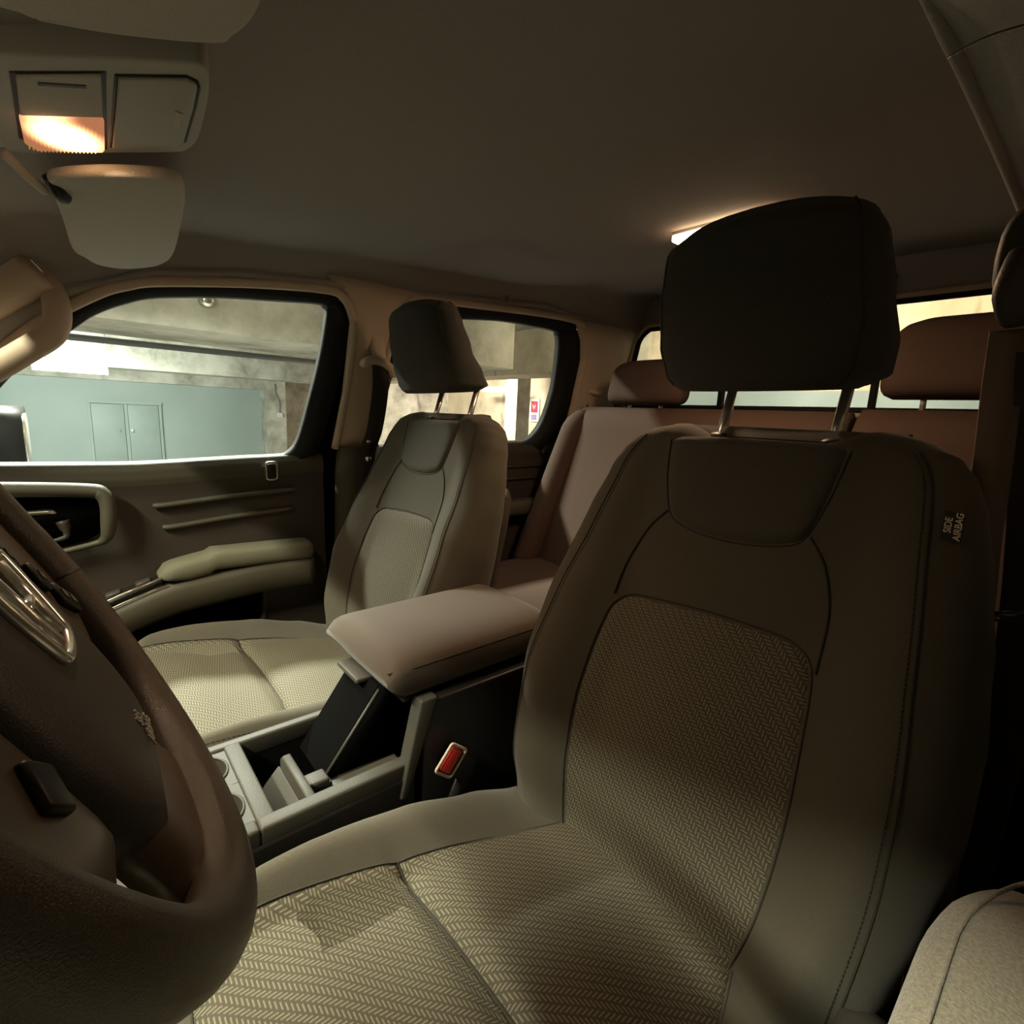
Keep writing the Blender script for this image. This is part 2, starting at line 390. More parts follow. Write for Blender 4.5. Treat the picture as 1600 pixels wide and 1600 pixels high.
# roof section: headliner as one surface from the windscreen header to the back window
ROOF_TOP = [(-1.75, 1.425), (-1.4, 1.395), (-1.0, 1.346), (-0.6, 1.318), (-0.25, 1.288), (0.0, 1.262), (0.14, 1.235), (0.27, 1.205)]
EDGE_Z = [(-1.75, 1.285), (-1.5, 1.288), (-1.2, 1.280), (-0.9, 1.262), (-0.5, 1.232), (-0.2, 1.185), (-0.02, 1.135), (0.14, 1.05), (0.27, 0.97)]
def roof_z(y): return lerp_tab(ROOF_TOP, y)
def edge_z(y): return lerp_tab(EDGE_Z, y)
def roof_pt(u, v):
    y = -1.75 + (2.02 - 0.13*(2*u-1)**2)*v
    zt, ze = roof_z(y), edge_z(y); xe = side_x(ze) - 0.02
    t = (u - 0.5)*2; s = abs(t)
    # flat crown, then a rounded side fold that falls to the door opening
    if s < 0.80: x = s/0.80*(xe - 0.055); z = zt - 0.012*(s/0.8)**2
    else:
        q = (s - 0.80)/0.20; a = q*math.pi/2
        x = xe - 0.055 + 0.055*math.sin(a)**1.0; z = zt - 0.012 - (zt - 0.012 - ze)*(1 - math.cos(a))
    return (math.copysign(x, t), y, z)
V, F = grid(roof_pt, 81, 60)
V2, F2 = grid(lambda u, v: Vector(roof_pt(u, v)) + Vector((0, 0, 0.09)), 41, 12)
struct('ceiling', (V, F), M_['headliner'], smooth=True)
roofskin = struct('ceiling_roof_panel', join((V2, F2), box(-0.75, 0.75, -1.80, -1.76, 1.42, 1.50)), M_['matte_black'], smooth=True)

# floor and firewall
struct('floor', join(box(-0.80, 0.80, -1.75, 0.95, -0.04, 0.0), box(-0.8, 0.8, -1.79, -1.72, -0.04, 0.98), box(-0.8, 0.8, 0.9, 0.95, 0, 0.80)), M_['carpet'])

# side window outlines (y, z)
FW = [(0.16, 0.80), (0.13, 0.90), (0.06, 1.00), (-0.02, 1.075), (-0.062, 1.112), (-0.114, 1.141), (-0.168, 1.160), (-0.286, 1.180), (-0.40, 1.192), (-0.492, 1.201), (-0.510, 1.196), (-0.515, 1.181),
      (-0.506, 1.074), (-0.484, 0.944), (-0.470, 0.875), (-0.455, 0.842), (-0.426, 0.822), (-0.363, 0.812), (-0.20, 0.802), (-0.05, 0.80), (0.08, 0.80)]
RW = [(-0.70, 0.845), (-0.70, 0.95), (-0.72, 1.10), (-0.745, 1.20), (-0.765, 1.213), (-0.862, 1.222), (-1.00, 1.238), (-1.10, 1.246), (-1.29, 1.247), (-1.315, 1.238), (-1.333, 1.205), (-1.352, 1.12), (-1.361, 1.05),
      (-1.352, 0.95), (-1.325, 0.895), (-1.28, 0.862), (-1.20, 0.855), (-1.05, 0.850), (-0.90, 0.848), (-0.80, 0.846)]
def offset_poly(poly, d):
    n = len(poly); A = sum(poly[i][0]*poly[(i+1) % n][1] - poly[(i+1) % n][0]*poly[i][1] for i in range(n)); sg = 1 if A > 0 else -1
    out = []
    for i in range(n):
        a, b, c = Vector(poly[i-1]), Vector(poly[i]), Vector(poly[(i+1) % n])
        n1 = Vector(((b-a).y, -(b-a).x)).normalized()*sg; n2 = Vector(((c-b).y, -(c-b).x)).normalized()*sg
        m = (n1+n2).normalized(); k = 1/max(m.dot(n1), 0.5)
        out.append(tuple(b + m*d*k))
    return out
def dense(poly, n=4):
    P = smooth_path([(p[0], p[1], 0) for p in poly], n, True); return [(p.x, p.y) for p in P]
def ring(inner, outer, off0, off1, sg, back=0.02):
    """closed frame between two outlines on the side skin, off0 at the inner lip, off1 at the outer lip"""
    n = len(inner); V = []; F = []
    for (a, b) in zip(inner, outer):
        V += [S(a[0], a[1], off0-back, sg), S(a[0], a[1], off0, sg), S(b[0], b[1], off1, sg), S(b[0], b[1], off1-back, sg)]
    for i in range(n):
        k = (i+1) % n
        for j in range(4): F.append((i*4+j, i*4+(j+1) % 4, k*4+(j+1) % 4, k*4+j))
    return V, F
def loop_tube(poly, off, r, sg, **k): return tube([S(p[0], p[1], off, sg) for p in poly], r, 8, closed=True, **k)

fw, rw = dense(FW), dense(RW)
wn = 0
for sg, side in ((1, 'passenger'), (-1, 'driver')):
    for poly, th, wid in ((fw, 'front', 0.030), (rw, 'rear', 0.030)):
        wn += 1
        w = thing('window_%d' % wn, S(poly[0][0], poly[0][1], 0, sg), kind='structure')
        n = len(poly)
        # rubber frame is wider at the rear edge of the door, narrow along the belt
        op = offset_poly(poly, 0.030 if th == 'front' else 0.034); outer = []
        for (p, q) in zip(poly, op):
            dy = 0.024 if p[0] < (-0.45 if th == 'front' else -1.25) else 0.0
            if th == 'rear' and p[0] < -1.25: dy = 0.052
            outer.append((q[0] - dy*min(1, max(0, (1.21 + (0.04 if th == 'rear' else 0) - p[1])/0.05 + 0.3)), max(q[1], 0.79 if th == 'front' else 0.83)))
        obj('window_seal', *ring(poly, outer, 0.004, 0.022, sg, 0.03), M_['rubber'], w)
        gl = offset_poly(poly, 0.006)
        V = [S(p[0], p[1], -0.010, sg) for p in gl] + [S(p[0], p[1], -0.014, sg) for p in gl]
        F = [tuple(range(n)), tuple(range(2*n-1, n-1, -1))] + [(i, (i+1) % n, n+(i+1) % n, n+i) for i in range(n)]
        obj('glass_pane', V, F, M_['glass'], w, smooth=False)
        if sg > 0 or th == 'front':
            pass

# beige welt that runs along each door opening, and the pillars behind it
BEAD_F = [(0.155, 0.93), (0.10, 1.00), (0.030, 1.075), (-0.062, 1.143), (-0.11, 1.167), (-0.166, 1.184), (-0.344, 1.213), (-0.50, 1.228), (-0.543, 1.216), (-0.567, 1.182), (-0.576, 1.14), (-0.574, 1.015), (-0.558, 0.842)]
BEAD_R = [(-0.672, 0.845), (-0.672, 1.05), (-0.69, 1.18), (-0.72, 1.240), (-0.77, 1.252), (-1.0, 1.269), (-1.2, 1.281), (-1.35, 1.282), (-1.41, 1.266), (-1.44, 1.22), (-1.462, 1.08), (-1.487, 0.862)]
def bead(pts, sg, r=0.0105):
    return tube([S(p.x, p.y, 0.026, sg) for p in smooth_path([(a, b, 0) for a, b in pts], 6)], r, 10)
bead_r = 0.0105
tn = 0
def trim(vf, m, smooth=True):
    global tn; tn += 1
    return struct('trim_%d' % tn, vf, m, smooth=smooth)
for sg in (1, -1):
    if sg > 0: trim(bead(BEAD_F, sg), M_['beige']); trim(bead(BEAD_R, sg), M_['beige'])
    else:
        # driver side: thick roof rail that ends in a welt along the door opening
        XS = -0.007
        W0 = [(0.12, -0.560, 1.135), (-0.10, -0.558, 1.175), (-0.30, -0.555, 1.198), (-0.40, -0.556, 1.206), (-0.483, -0.558, 1.210), (-0.641, -0.560, 1.210), (-0.784, -0.562, 1.207), (-0.88, -0.566, 1.199), (-1.0, -0.570, 1.20), (-1.72, -0.575, 1.22)]
        WP0 = smooth_path([(x + XS, y, z) for y, x, z in W0], 8)
        trim(tube([p for p in WP0 if p.y > -1.3], [0.006 if p.y < -0.46 else 0.006 - 0.005*min(1, (p.y+0.46)/0.12) for p in WP0 if p.y > -1.3], 10), M_['headliner'])
        trim(loft([[(p.x-0.001, p.y, p.z-0.003), (p.x-0.004, p.y, p.z+0.02), (p.x-0.012, p.y, p.z+0.10), (-0.72, p.y, p.z+0.08), (-0.70, p.y, p.z-0.055), (-0.672, p.y, p.z-0.062), (-0.655, p.y, p.z-0.055), (-0.625, p.y, p.z-0.030), (-0.595, p.y, p.z-0.012)] for p in WP0]), M_['headliner'])
        trim(tube(smooth_path([(-0.5655, -0.462, 1.196), (-0.592, -0.432, 1.183), (-0.622, -0.405, 1.165), (-0.65, -0.39, 1.15)], 5), 0.0009, 6), M_['dark_pl'])
    # B pillar: upper beige, lower olive
    def pillar(y0t, y1t, y0b, y1b, z0, z1, bulge, off=0.022, n=12):
        secs = []
        for i in range(n):
            t = i/(n-1); z = z0 + (z1-z0)*t; a = y0b + (y0t-y0b)*t; b = y1b + (y1t-y1b)*t; fl = 0.07*max(0, (t-0.80)/0.20)**2 if z1 > 1 else 0; a += fl; b -= fl if y1t > -1.5 else 0; s = []
            for j in range(13):
                q = j/12; s.append(S(a + (b-a)*q, z, off + bulge*(1 - abs(2*q-1)**3), sg))
            for j in range(3): s.append(S(b + (a-b)*(j+0.5)/3, z, off-0.05, sg))
            secs.append(s)
        return loft(secs)
    trim(pillar(-0.565, -0.695, -0.562, -0.680, 0.845, 1.262, 0.012), M_['beige'])
    trim(pillar(-0.562, -0.690, -0.545, -0.700, 0.05, 0.845, 0.030, 0.03), M_['olive_pl'])
    # dark door frame and body skin behind the pillars
    for pl_ in ([(-0.500, 0.79), (-0.516, 0.90), (-0.535, 1.05), (-0.545, 1.24), (-0.745, 1.25), (-0.715, 1.10), (-0.69, 0.95), (-0.69, 0.79)], [(-1.37, 0.79), (-1.41, 0.95), (-1.41, 1.10), (-1.38, 1.28), (-1.76, 1.30), (-1.76, 0.79)]):
        trim(prism([S(a, b, -0.004, sg) for a, b in pl_], (sg*0.01, 0, 0)), M_['matte_black'], False)
    # C pillar
    trim(pillar(-1.42, -1.695, -1.48, -1.72, 0.62, 1.285, 0.03, 0.022), M_['beige'])
    # roof rail band between welt and headliner fold
    def rail(u, v):
        y = -1.72 + 1.86*u
        zb = lerp_tab([(-1.72, 1.26), (-1.41, 1.275), (-1.2, 1.290), (-1.0, 1.272), (-0.72, 1.244), (-0.5, 1.229), (-0.344, 1.216), (-0.166, 1.187), (-0.062, 1.147), (0.03, 1.08), (0.14, 0.96)], y)
        ze = max(edge_z(y), zb + 0.004)
        z = zb + (ze + 0.02 - zb)*v
        return S(y, z, 0.018 + 0.01*math.sin(v*math.pi), sg)
    trim(grid(rail, 70, 6), M_['headliner'])
    # outer body side below the belt so the cabin is closed
    trim(join(box(sg*0.80-0.015, sg*0.80+0.015, -1.78, 0.95, -0.05, 0.79), box(sg*0.76-0.04 + sg*0.05, sg*0.76+0.04+sg*0.05, -1.78, -1.50, 0.78, 1.0), box(sg*0.76-0.03+sg*0.045, sg*0.76+0.03+sg*0.045, 0.20, 0.95, 0.75, 0.82)), M_['matte_black'], False)
    # A pillar, beige face with the screen edge beyond it
    ap = [(0.615, 0.015, 1.165), (0.640, 0.09, 1.105), (0.668, 0.22, 1.020), (0.695, 0.42, 0.91), (0.715, 0.62, 0.83)]
    ap = [(sg*x, y, z) for x, y, z in ap]
    trim(tube(smooth_path(ap, 5), 0.034, 14, sx=1.25, sy=0.9), M_['beige'])
# windscreen and its header, back window
def ws(u, v, o=0.0):
    x = (u-0.5)*2*(0.60 + 0.14*(1-v)); return (x, 0.88 - 0.61*v - (0.05+0.08*v)*(2*u-1)**2 - o*0.5, 0.79 + 0.412*v - 0.02*(2*u-1)**2 - o)
w = thing('window_5', (0, 0.8, 0.79), kind='structure')
obj('glass_pane', *grid(lambda u, v: ws(u, v), 12, 6), M_['glass'], w)
struct('trim_90', tube([ws(i/10, 1.0, 0.0) for i in range(11)], 0.016, 8, sx=1.6), M_['rubber'], smooth=True)
w = thing('window_6', (0, -1.735, 1.01), kind='structure')
bw = [(x, z) for x, z in rrect(-0.655, 0.655, 1.012, 1.392, 0.05, 6)]
def bwf(p): return Vector((p[0]*(1 - 0.075*max(p[1]-1.0, 0)/0.3), -1.735 + 0.02*(p[1]-1.0), p[1] - 0.24*p[0]**2*max(0, p[1]-1.02)/0.37))
n = len(bw); bo = offset_poly(bw, 0.022)
V = [bwf(p) for p in bw] + [bwf(p) - Vector((0, 0.003, 0)) for p in bw]
obj('glass_pane', V, [tuple(range(n)), tuple(range(n, 2*n))] + [(i, (i+1) % n, n+(i+1) % n, n+i) for i in range(n)], M_['glass'], w, smooth=False)
obj('window_seal', *tube([bwf(p) for p in bw], 0.010, 8, closed=True), M_['rubber'], w)
for x in (0.235, -0.215): obj('slider_bar', *box(x-0.008, x+0.008, -1.745, -1.72, 1.01, 1.375, 0.003), M_['rubber'], w)
trim(tube([bwf(p) + Vector((0, 0.012, 0)) for p in offset_poly(bw, 0.014)], 0.008, 8, closed=True), M_['beige'])
# wall around the back window
def bwall(u, v):
    k = int(round(u*(n)))%n; a = bwf(offs[k]); cx, cz = offs[k]
    b = Vector((max(-0.74, min(0.74, cx*1.16)), -1.74, 1.37 if cz > 1.15 else 0.93)); return a.lerp(b, v)
offs = offset_poly(bw, 0.012)
V, F = [], []
for i in range(n):
    a = bwf(offs[i]) - Vector((0, 0.006, 0)); cx, cz = offs[i]
    b = Vector((math.copysign(0.76, cx) if abs(cx) > 0.6 else cx*1.1, -1.745, 1.47 if cz > 1.16 else 0.90)); V += [a, b]
for i in range(n): k = (i+1) % n; F.append((2*i, 2*k, 2*k+1, 2*i+1))
struct('wall_back', (V, F), M_['headliner'])

# ------------------------------------------------------------------ doors (inner panels)
def door(name_i, y0, y1, belt, sg, front):
    d = thing('door_%d' % name_i, (sg*0.76, (y0+y1)/2, 0.1), kind='structure')
    zb = lambda y: lerp_tab(belt, y)
    # profile down the inside face: rolled belt top, upper panel, hollow, lower panel
    prof = [(-0.035, 0.0), (-0.020, 0.008), (0.0, 0.010), (0.016, 0.004), (0.026, -0.010), (0.030, -0.030), (0.026, -0.050), (0.024, -0.070), (0.026, -0.10), (0.028, -0.16), (0.028, -0.22), (0.034, -0.30), (0.036, -0.40), (0.030, -0.60), (0.030, -0.74)]
    def f(u, v):
        y = y0 + (y1-y0)*u; k = v*(len(prof)-1); i = min(int(k), len(prof)-2); t = k-i
        a, b = prof[i], prof[i+1]; o, dz = a[0]+(b[0]-a[0])*t, a[1]+(b[1]-a[1])*t
        z = zb(y) + dz
        if dz > -0.07: pass
        return Vector((sg*(0.758 - o), y, z))
    m = M_['olive_pl'] if front else M_['dark_pl']
    V, F = grid(f, 50, 60); nv = 60
    fm = [0 if (k % (nv-1))/(nv-1) < 0.40 else 1 for k in range(len(F))]
    o = obj('door_panel', V, F, None, d, mats=[M_['olive_pl'] if front else M_['dark_pl'], M_['dark_pl']], fmat=fm)
    return d
BELT_F = [(-0.53, 0.822), (-0.37, 0.814), (-0.1, 0.802), (0.2, 0.806), (0.85, 0.80)]
BELT_R = [(-1.50, 0.850), (-1.3, 0.856), (-0.9, 0.846), (-0.69, 0.84)]
def front_door(i, sg):
    d = door(i, -0.528, 0.85, BELT_F, sg, True)
    X = lambda v: sg*v
    P = lambda x, y, z: Vector((sg*x, y, z))
    # two pressed ribs
    for (ya, za, yb, zb_) in ((-0.14, 0.712, -0.445, 0.733), (-0.155, 0.660, -0.437, 0.682)):
        obj('pressed_rib', *tube(smooth_path([P(0.728, ya+0.004, za), P(0.722, ya-0.02, za+0.001), P(0.722, (ya+yb)/2, (za+zb_)/2+0.002), P(0.722, yb+0.02, zb_-0.001), P(0.728, yb-0.002, zb_)], 5), 0.0065, 8, sx=1.3), M_['olive_pl'], d)
    # lock knob in a bright ring
    lk = [P(0.7225, -0.391 + a, 0.784 + b) for a, b in rrect(-0.013, 0.013, -0.022, 0.022, 0.007, 4)]
    r_ = obj('lock_bezel', *tube(lk, 0.0035, 8, closed=True), M_['satin'], d)
    obj('lock_knob', *box(*sorted((sg*0.718, sg*0.732)), -0.400, -0.382, 0.766, 0.802, 0.004), M_['black_pl'], d)
    # pull handle: rounded frame around a flat black plate for the hollow's shade, with the lever in it
    fr = [(0.24, 0.772), (0.10, 0.766), (-0.02, 0.757), (-0.044, 0.748), (-0.052, 0.722), (-0.048, 0.672), (-0.040, 0.650), (-0.015, 0.640), (0.08, 0.622), (0.22, 0.600)]
    pts = smooth_path([P(0.700 + 0.004*math.sin(i), a, b) for i, (a, b) in enumerate(fr)], 6)
    k = len(pts); rr = [0.017 - 0.010*min(1, max(0, (i/k-0.5)*4)) for i in range(k)]
    obj('pull_handle', *tube(pts, rr, 12, sy=0.9), M_['olive_pl'], d)
    obj('handle_recess', *prism([P(0.722, a, b) for a, b in [(0.24, 0.765), (-0.02, 0.75), (-0.042, 0.735), (-0.040, 0.665), (-0.01, 0.645), (0.22, 0.606)]], (sg*0.004, 0, 0)), M_['matte_black'], d)
    lv = obj('door_lever', *tube(smooth_path([P(0.705, 0.14, 0.716), P(0.70, 0.09, 0.717), P(0.700, 0.045, 0.718), P(0.703, 0.038, 0.716)], 4), 0.005, 8, sx=1.6), M_['satin'], d)
    obj('lever_cup', *tube(smooth_path([P(0.712, 0.025, 0.695), P(0.708, 0.020, 0.665), P(0.706, 0.035, 0.657), P(0.706, 0.08, 0.648)], 4), [0.012, 0.011, 0.010, 0.006, 0.006, 0.005, 0.005, 0.005, 0.004, 0.004, 0.003, 0.003, 0.003][:13], 8), M_['dark_pl'], d)
    # armrest pad: thick rounded bolster with a raised back half
    secs = []
    for q in range(26):
        t = q/25; y = -0.128 - 0.350*t
        top = 0.572 + 0.030*min(1, t*3.2)**0.6 - 0.006*t + (0.007 if 0.30 < t else 0)*1.0
        th = 0.050*min(1, 0.62 + 2.4*t)
        e = min(1, t/0.05, (1-t)/0.05)**0.5 if 0 < t < 1 else 0.05
        s = []
        for j in range(20):
            a = 2*math.pi*j/20; c, sn = math.cos(a), math.sin(a)
            x = 0.690 + 0.042*math.copysign(abs(c)**0.55, c)*(0.5+0.5*e)
            z = top - th/2 + (th/2)*math.copysign(abs(sn)**0.6, sn)*(0.25+0.75*e)
            s.append(P(x, y, z))
        secs.append(s)
    obj('armrest_pad', *loft(secs), M_['doorcloth'], d)
    # shelf below the pad carrying the switches, swept forward and down
    sh = [(-0.47, 0.555), (-0.36, 0.556), (-0.25, 0.548), (-0.15, 0.536), (-0.06, 0.508), (0.04, 0.470), (0.15, 0.43)]
    secs = []
    for p in smooth_path([(a, b, 0) for a, b in sh], 5):
        y, z = p.x, p.y
        secs.append([P(0.735, y, z+0.006), P(0.672, y, z+0.006), P(0.655, y, z), P(0.650, y, z-0.015), P(0.652, y, z-0.060), P(0.672, y, z-0.075), P(0.735, y, z-0.075)])
    obj('armrest_shelf', *loft(secs), M_['olive_pl'], d)
    sp = obj('switch_panel', *box(*sorted((sg*0.668, sg*0.728)), -0.135, 0.02, 0.0, 0.012, 0.003, 2, lambda v: (v.x, v.y, v.z + 0.535 + (v.y+0.13)*(-0.30))), M_['black_pl'], d)
    for yy in (-0.10, -0.045):
        obj('window_switch', *box(*sorted((sg*0.688, sg*0.712)), yy-0.014, yy+0.014, 0.010, 0.021, 0.003, 2, lambda v: (v.x, v.y, v.z + 0.535 + (v.y+0.13)*(-0.30))), M_['dark_pl'], sp)
    for dx, dz, rr in ((0, 0.011, 0.0032), (-0.008, -0.006, 0.0022)):
        obj('chrome_strip', *tube([P(0.664+dx, -0.140, 0.548+dz), P(0.662+dx, -0.06, 0.522+dz), P(0.660+dx, 0.02, 0.492+dz), P(0.658+dx, 0.10, 0.462+dz)], rr, 8), M_['satin'], d)
    # map pocket: flat black plate as the hollow's shade, inside a raised lip
    pk = [P(0.722, a, b) for a, b in [(0.28, 0.36), (0.10, 0.405), (-0.057, 0.448), (-0.20, 0.476), (-0.345, 0.486), (-0.362, 0.478), (-0.352, 0.36), (-0.33, 0.20), (0.28, 0.16)]]
    obj('map_pocket', *prism(pk, (sg*0.003, 0, 0)), M_['matte_black'], d)
    obj('pocket_lip', *tube(smooth_path(pk[:7], 4), 0.008, 8), M_['olive_pl'], d)
    return d
front_door(1, 1)
# driver's door: same panel, its armrest lies right under the camera
d2 = door(2, -0.528, 0.85, BELT_F, -1, True)
secs = []
for q in range(40):
    t = q/39; y = -0.585 + 0.70*t
    e = min(1, (t/0.13))**0.5 if t > 0 else 0.02
    e = max(e, 0.06)
    inner = 0.648 + 0.042*(1-min(1, t/0.22))**2; s = []
    for j in range(28):
        a = 2*math.pi*j/28; c, sn = math.cos(a), math.sin(a)
        x = (inner+0.745)/2 + (0.745-inner)/2*math.copysign(abs(c)**0.5, c)
        z = 0.605 - 0.035 + 0.035*math.copysign(abs(sn)**0.55, sn)*(0.2+0.8*e) - 0.012*(1-e)
        s.append((-x, y, z))
    secs.append(s)
obj('armrest_pad', *loft(secs), M_['armfuzz'], d2)
obj('armrest_seam', *tube([(-0.6655 - 0.045*(1-min(1, (i/30)/0.22))**2, -0.585+0.68*i/30, 0.6045 - 0.004*(1-min(1, i/4))) for i in range(31)], 0.0016, 6), M_['armfuzz'], d2)
obj('armrest_base', *box(-0.755, -0.655, -0.56, 0.30, 0.46, 0.55, 0.02), M_['dark_pl'], d2)
# rear doors
def rear_door(i, sg):
    d = door(i, -1.50, -0.69, BELT_R, sg, False)
    P = lambda x, y, z: Vector((sg*x, y, z))
    obj('armrest', *box(*sorted((sg*0.655, sg*0.74)), -1.47, -0.95, 0.60, 0.655, 0.022, 4), M_['olive_pl'], d)
    for zz in (0.775, 0.73): obj('pressed_rib', *tube([P(0.726, -1.00, zz-0.004), P(0.726, -1.44, zz)], 0.006, 8), M_['dark_pl'], d)
    obj('lock_knob', *tube([P(0.735, -1.36, 0.825), P(0.712, -1.36, 0.825)], 0.012, 12), M_['black_pl'], d)
    return d
rear_door(3, 1); rear_door(4, -1)
# dashboard, seen only from other positions
ds = thing('dashboard', (0, 0.55, 0.0), 'dark dashboard below the windscreen, ahead of the steering wheel', 'dashboard')
secs = []
for i in range(17):
    x = -0.74 + 1.48*i/16
    secs.append([(x, 0.92, 0.78), (x, 0.70, 0.80), (x, 0.52, 0.795), (x, 0.43, 0.76), (x, 0.41, 0.68), (x, 0.44, 0.55), (x, 0.50, 0.42), (x, 0.70, 0.36), (x, 0.92, 0.40)])
obj('dash_body', *loft(secs), M_['dark_pl'], ds)
for x in (-0.60, -0.08, 0.08, 0.60): obj('air_vent', *box(x-0.05, x+0.05, 0.395, 0.425, 0.68, 0.74, 0.01), M_['black_pl'], ds)
obj('glovebox_lid', *box(0.20, 0.62, 0.42, 0.46, 0.46, 0.60, 0.015), M_['dark_pl'], ds)

# ================================================================== SEATS
HY, HZ, REC = -0.50, 0.38, R(17)
def seat_funcs(cx, hy=HY, rec=REC):
    def B(s, h, d): return Vector((cx + s, hy - h*math.sin(rec) + d*math.cos(rec), HZ + h*math.cos(rec) + d*math.sin(rec)))
    return B
W_TAB = [(-0.10, 0.205), (0.0, 0.228), (0.06, 0.250), (0.13, 0.262), (0.22, 0.273), (0.30, 0.271), (0.38, 0.261), (0.46, 0.247), (0.53, 0.230), (0.560, 0.217), (0.580, 0.202), (0.595, 0.180), (0.606, 0.150)]
A_TAB = [(-0.1, 0.02), (0.0, 0.045), (0.08, 0.066), (0.20, 0.070), (0.32, 0.052), (0.42, 0.030), (0.52, 0.014), (0.6, 0.0)]
def sstep(a, b, x):
    t = min(1, max(0, (x-a)/(b-a))); return t*t*(3-2*t)
def back_front(s, h):
    """depth of the upholstered front face"""
    w = lerp_tab(W_TAB, h); a = lerp_tab(A_TAB, h); x = abs(s)
    lo = 0.105 if h < 0.33 else 0.105 + 0.02*sstep(0.33, 0.45, h)
    g = a*sstep(lo, w-0.045, x)
    g += 0.010*math.exp(-((h-0.16)/0.13)**2)*math.cos(min(1, x/0.15)*math.pi/2)   # lumbar swell
    return g
def make_backrest(cx, seat, mir, hy=HY, rec=REC):
    B = seat_funcs(cx, hy, rec)
    secs = []; NS, NB = 88, 22
    hs = [-0.10 + 0.66*i/72 for i in range(73)] + [0.56 + 0.050*math.sin(i/18*math.pi/2) for i in range(1, 19)]
    for h in hs:
        w = lerp_tab(W_TAB, h)
        T = lerp_tab([(-0.1, 0.10), (0.1, 0.115), (0.4, 0.105), (0.55, 0.092)], h)
        tr = 1.0
        if h > 0.572: tr = max(0.22, math.sqrt(max(0, 1 - ((h-0.572)/0.0385)**2)))
        if h < -0.07: tr = 0.8
        sec = []
        dip = 0.020*sstep(0.50, 0.60, h)
        for i in range(NS):
            s = w*math.sin((i/(NS-1)-0.5)*math.pi)
            e = (1 - abs(s/w)**5)**0.30 if abs(s) < w else 0.0
            d = -T*0.5 + (T*0.5)*e*tr + back_front(s, h)*(0.25 + 0.75*e)*min(1, tr+0.2)
            hh = h - dip*(1-sstep(0.06, 0.125, abs(s)))
            sec.append(B(s, hh, d))
        for i in range(1, NB-1):
            s = w*math.sin((0.5-i/(NB-1))*math.pi); e = (1 - abs(s/w)**5)**0.5
            hh = h - dip*(1-sstep(0.06, 0.125, abs(s)))
            sec.append(B(s, hh, -T*0.5 - T*0.5*e*tr))
        secs.append(sec)
    o = obj('backrest', *loft(secs), M_['cloth'], seat)
    return B
def patch(name, parent, surf, outline, m, nu=50, nv=50, puff=0.006, sink=0.003, edge=0.16, thick=0.02, uvo=(0, 0), uvrot=0):
    bot, right, top, left = outline
    G = coons(*[smooth_path([(*p, 0) for p in sd], 8) for sd in (bot, right, top, left)], nu, nv)
    V, UV = [], []
    c, s_ = math.cos(R(uvrot)), math.sin(R(uvrot))
    for p, u, v in G:
        du = min(u, 1-u); dv = min(v, 1-v)
        e = (1-max(0, 1-du/edge)**3)*(1-max(0, 1-dv/edge)**3)
        V.append(surf(p.x, p.y, -sink + (puff+sink)*e)); UV.append((p.x*c - p.y*s_, p.x*s_ + p.y*c))
    F = [(i*nv+j, (i+1)*nv+j, (i+1)*nv+j+1, i*nv+j+1) for i in range(nu-1) for j in range(nv-1)]
    # underside closes the panel into a pad
    k = len(V); border = [i*nv for i in range(nu)] + [(nu-1)*nv+j for j in range(1, nv)] + [i*nv+nv-1 for i in range(nu-2, -1, -1)] + [j for j in range(nv-2, 0, -1)]
    pts = [p for p, u, v in G]
    for b in border: V.append(surf(pts[b].x, pts[b].y, -sink-0.006)); UV.append(UV[b])
    nb = len(border)
    for i in range(nb): F.append((border[i], border[(i+1) % nb], k+(i+1) % nb, k+i))
    F.append(tuple(range(k, k+nb)))
    o = obj(name, V, F, m, parent, uvs=UV)
    loopP = [pts[b] for b in border]
    obj('panel_seam', *tube([surf(p.x, p.y, 0.0) for p in loopP], 0.0011, 6, closed=True), M_['piping'], o)
    return o
def seam(parent, surf, pts, off=0.0008, r=0.0013, m='piping', n=6, name='seam'):
    P = [surf(p.x, p.y, off) for p in smooth_path([(a, b, 0) for a, b in pts], n)]
    return obj(name, *tube(P, r, 6), M_[m], parent)
def stitches(parent, surf, pts, off, L=0.0045, gap=0.003, r=0.0006, m='piping'):
    P = resample([surf(p.x, p.y, off) for p in smooth_path([(a, b, 0) for a, b in pts], 12)], 400)
    V, F = [], []; tot = sum((b-a).length for a, b in zip(P, P[1:])); st = tot/399
    k = max(1, int(L/st)); g = max(1, int(gap/st)); i = 0
    while i + k < 400:
        v, f = tube([P[i], P[i+k]], r, 4); o = len(V); V += v; F += [tuple(x+o for x in q) for q in f]; i += k+g
    return obj('stitching', V, F, M_[m], parent, smooth=False)

# cushion: local s across, y along; mir = -1 when the console is on the -x side
C_Z = [(-0.56, 0.360), (-0.50, 0.378), (-0.40, 0.384), (-0.30, 0.392), (-0.20, 0.402), (-0.12, 0.412), (-0.06, 0.414), (-0.02, 0.405)]
def cush_top(s, y):
    z = lerp_tab(C_Z, y); x = abs(s)
    A = lerp_tab([(-0.56, 0.01), (-0.48, 0.018), (-0.40, 0.045), (-0.30, 0.068), (-0.18, 0.076), (-0.10, 0.066), (-0.02, 0.030)], y)
    lo = lerp_tab([(-0.5, 0.115), (-0.3, 0.155), (-0.1, 0.185)], y)
    z += A*sstep(lo, 0.245, x)
    z -= 0.006*math.exp(-((y+0.262)/0.012)**2)*(1-sstep(0.15, 0.22, x))
    z += 0.008*math.exp(-((y+0.36)/0.07)**2)*(1-sstep(0.05, 0.16, x)) + 0.006*math.exp(-((y+0.15)/0.06)**2)*(1-sstep(0.08, 0.19, x))
    return z
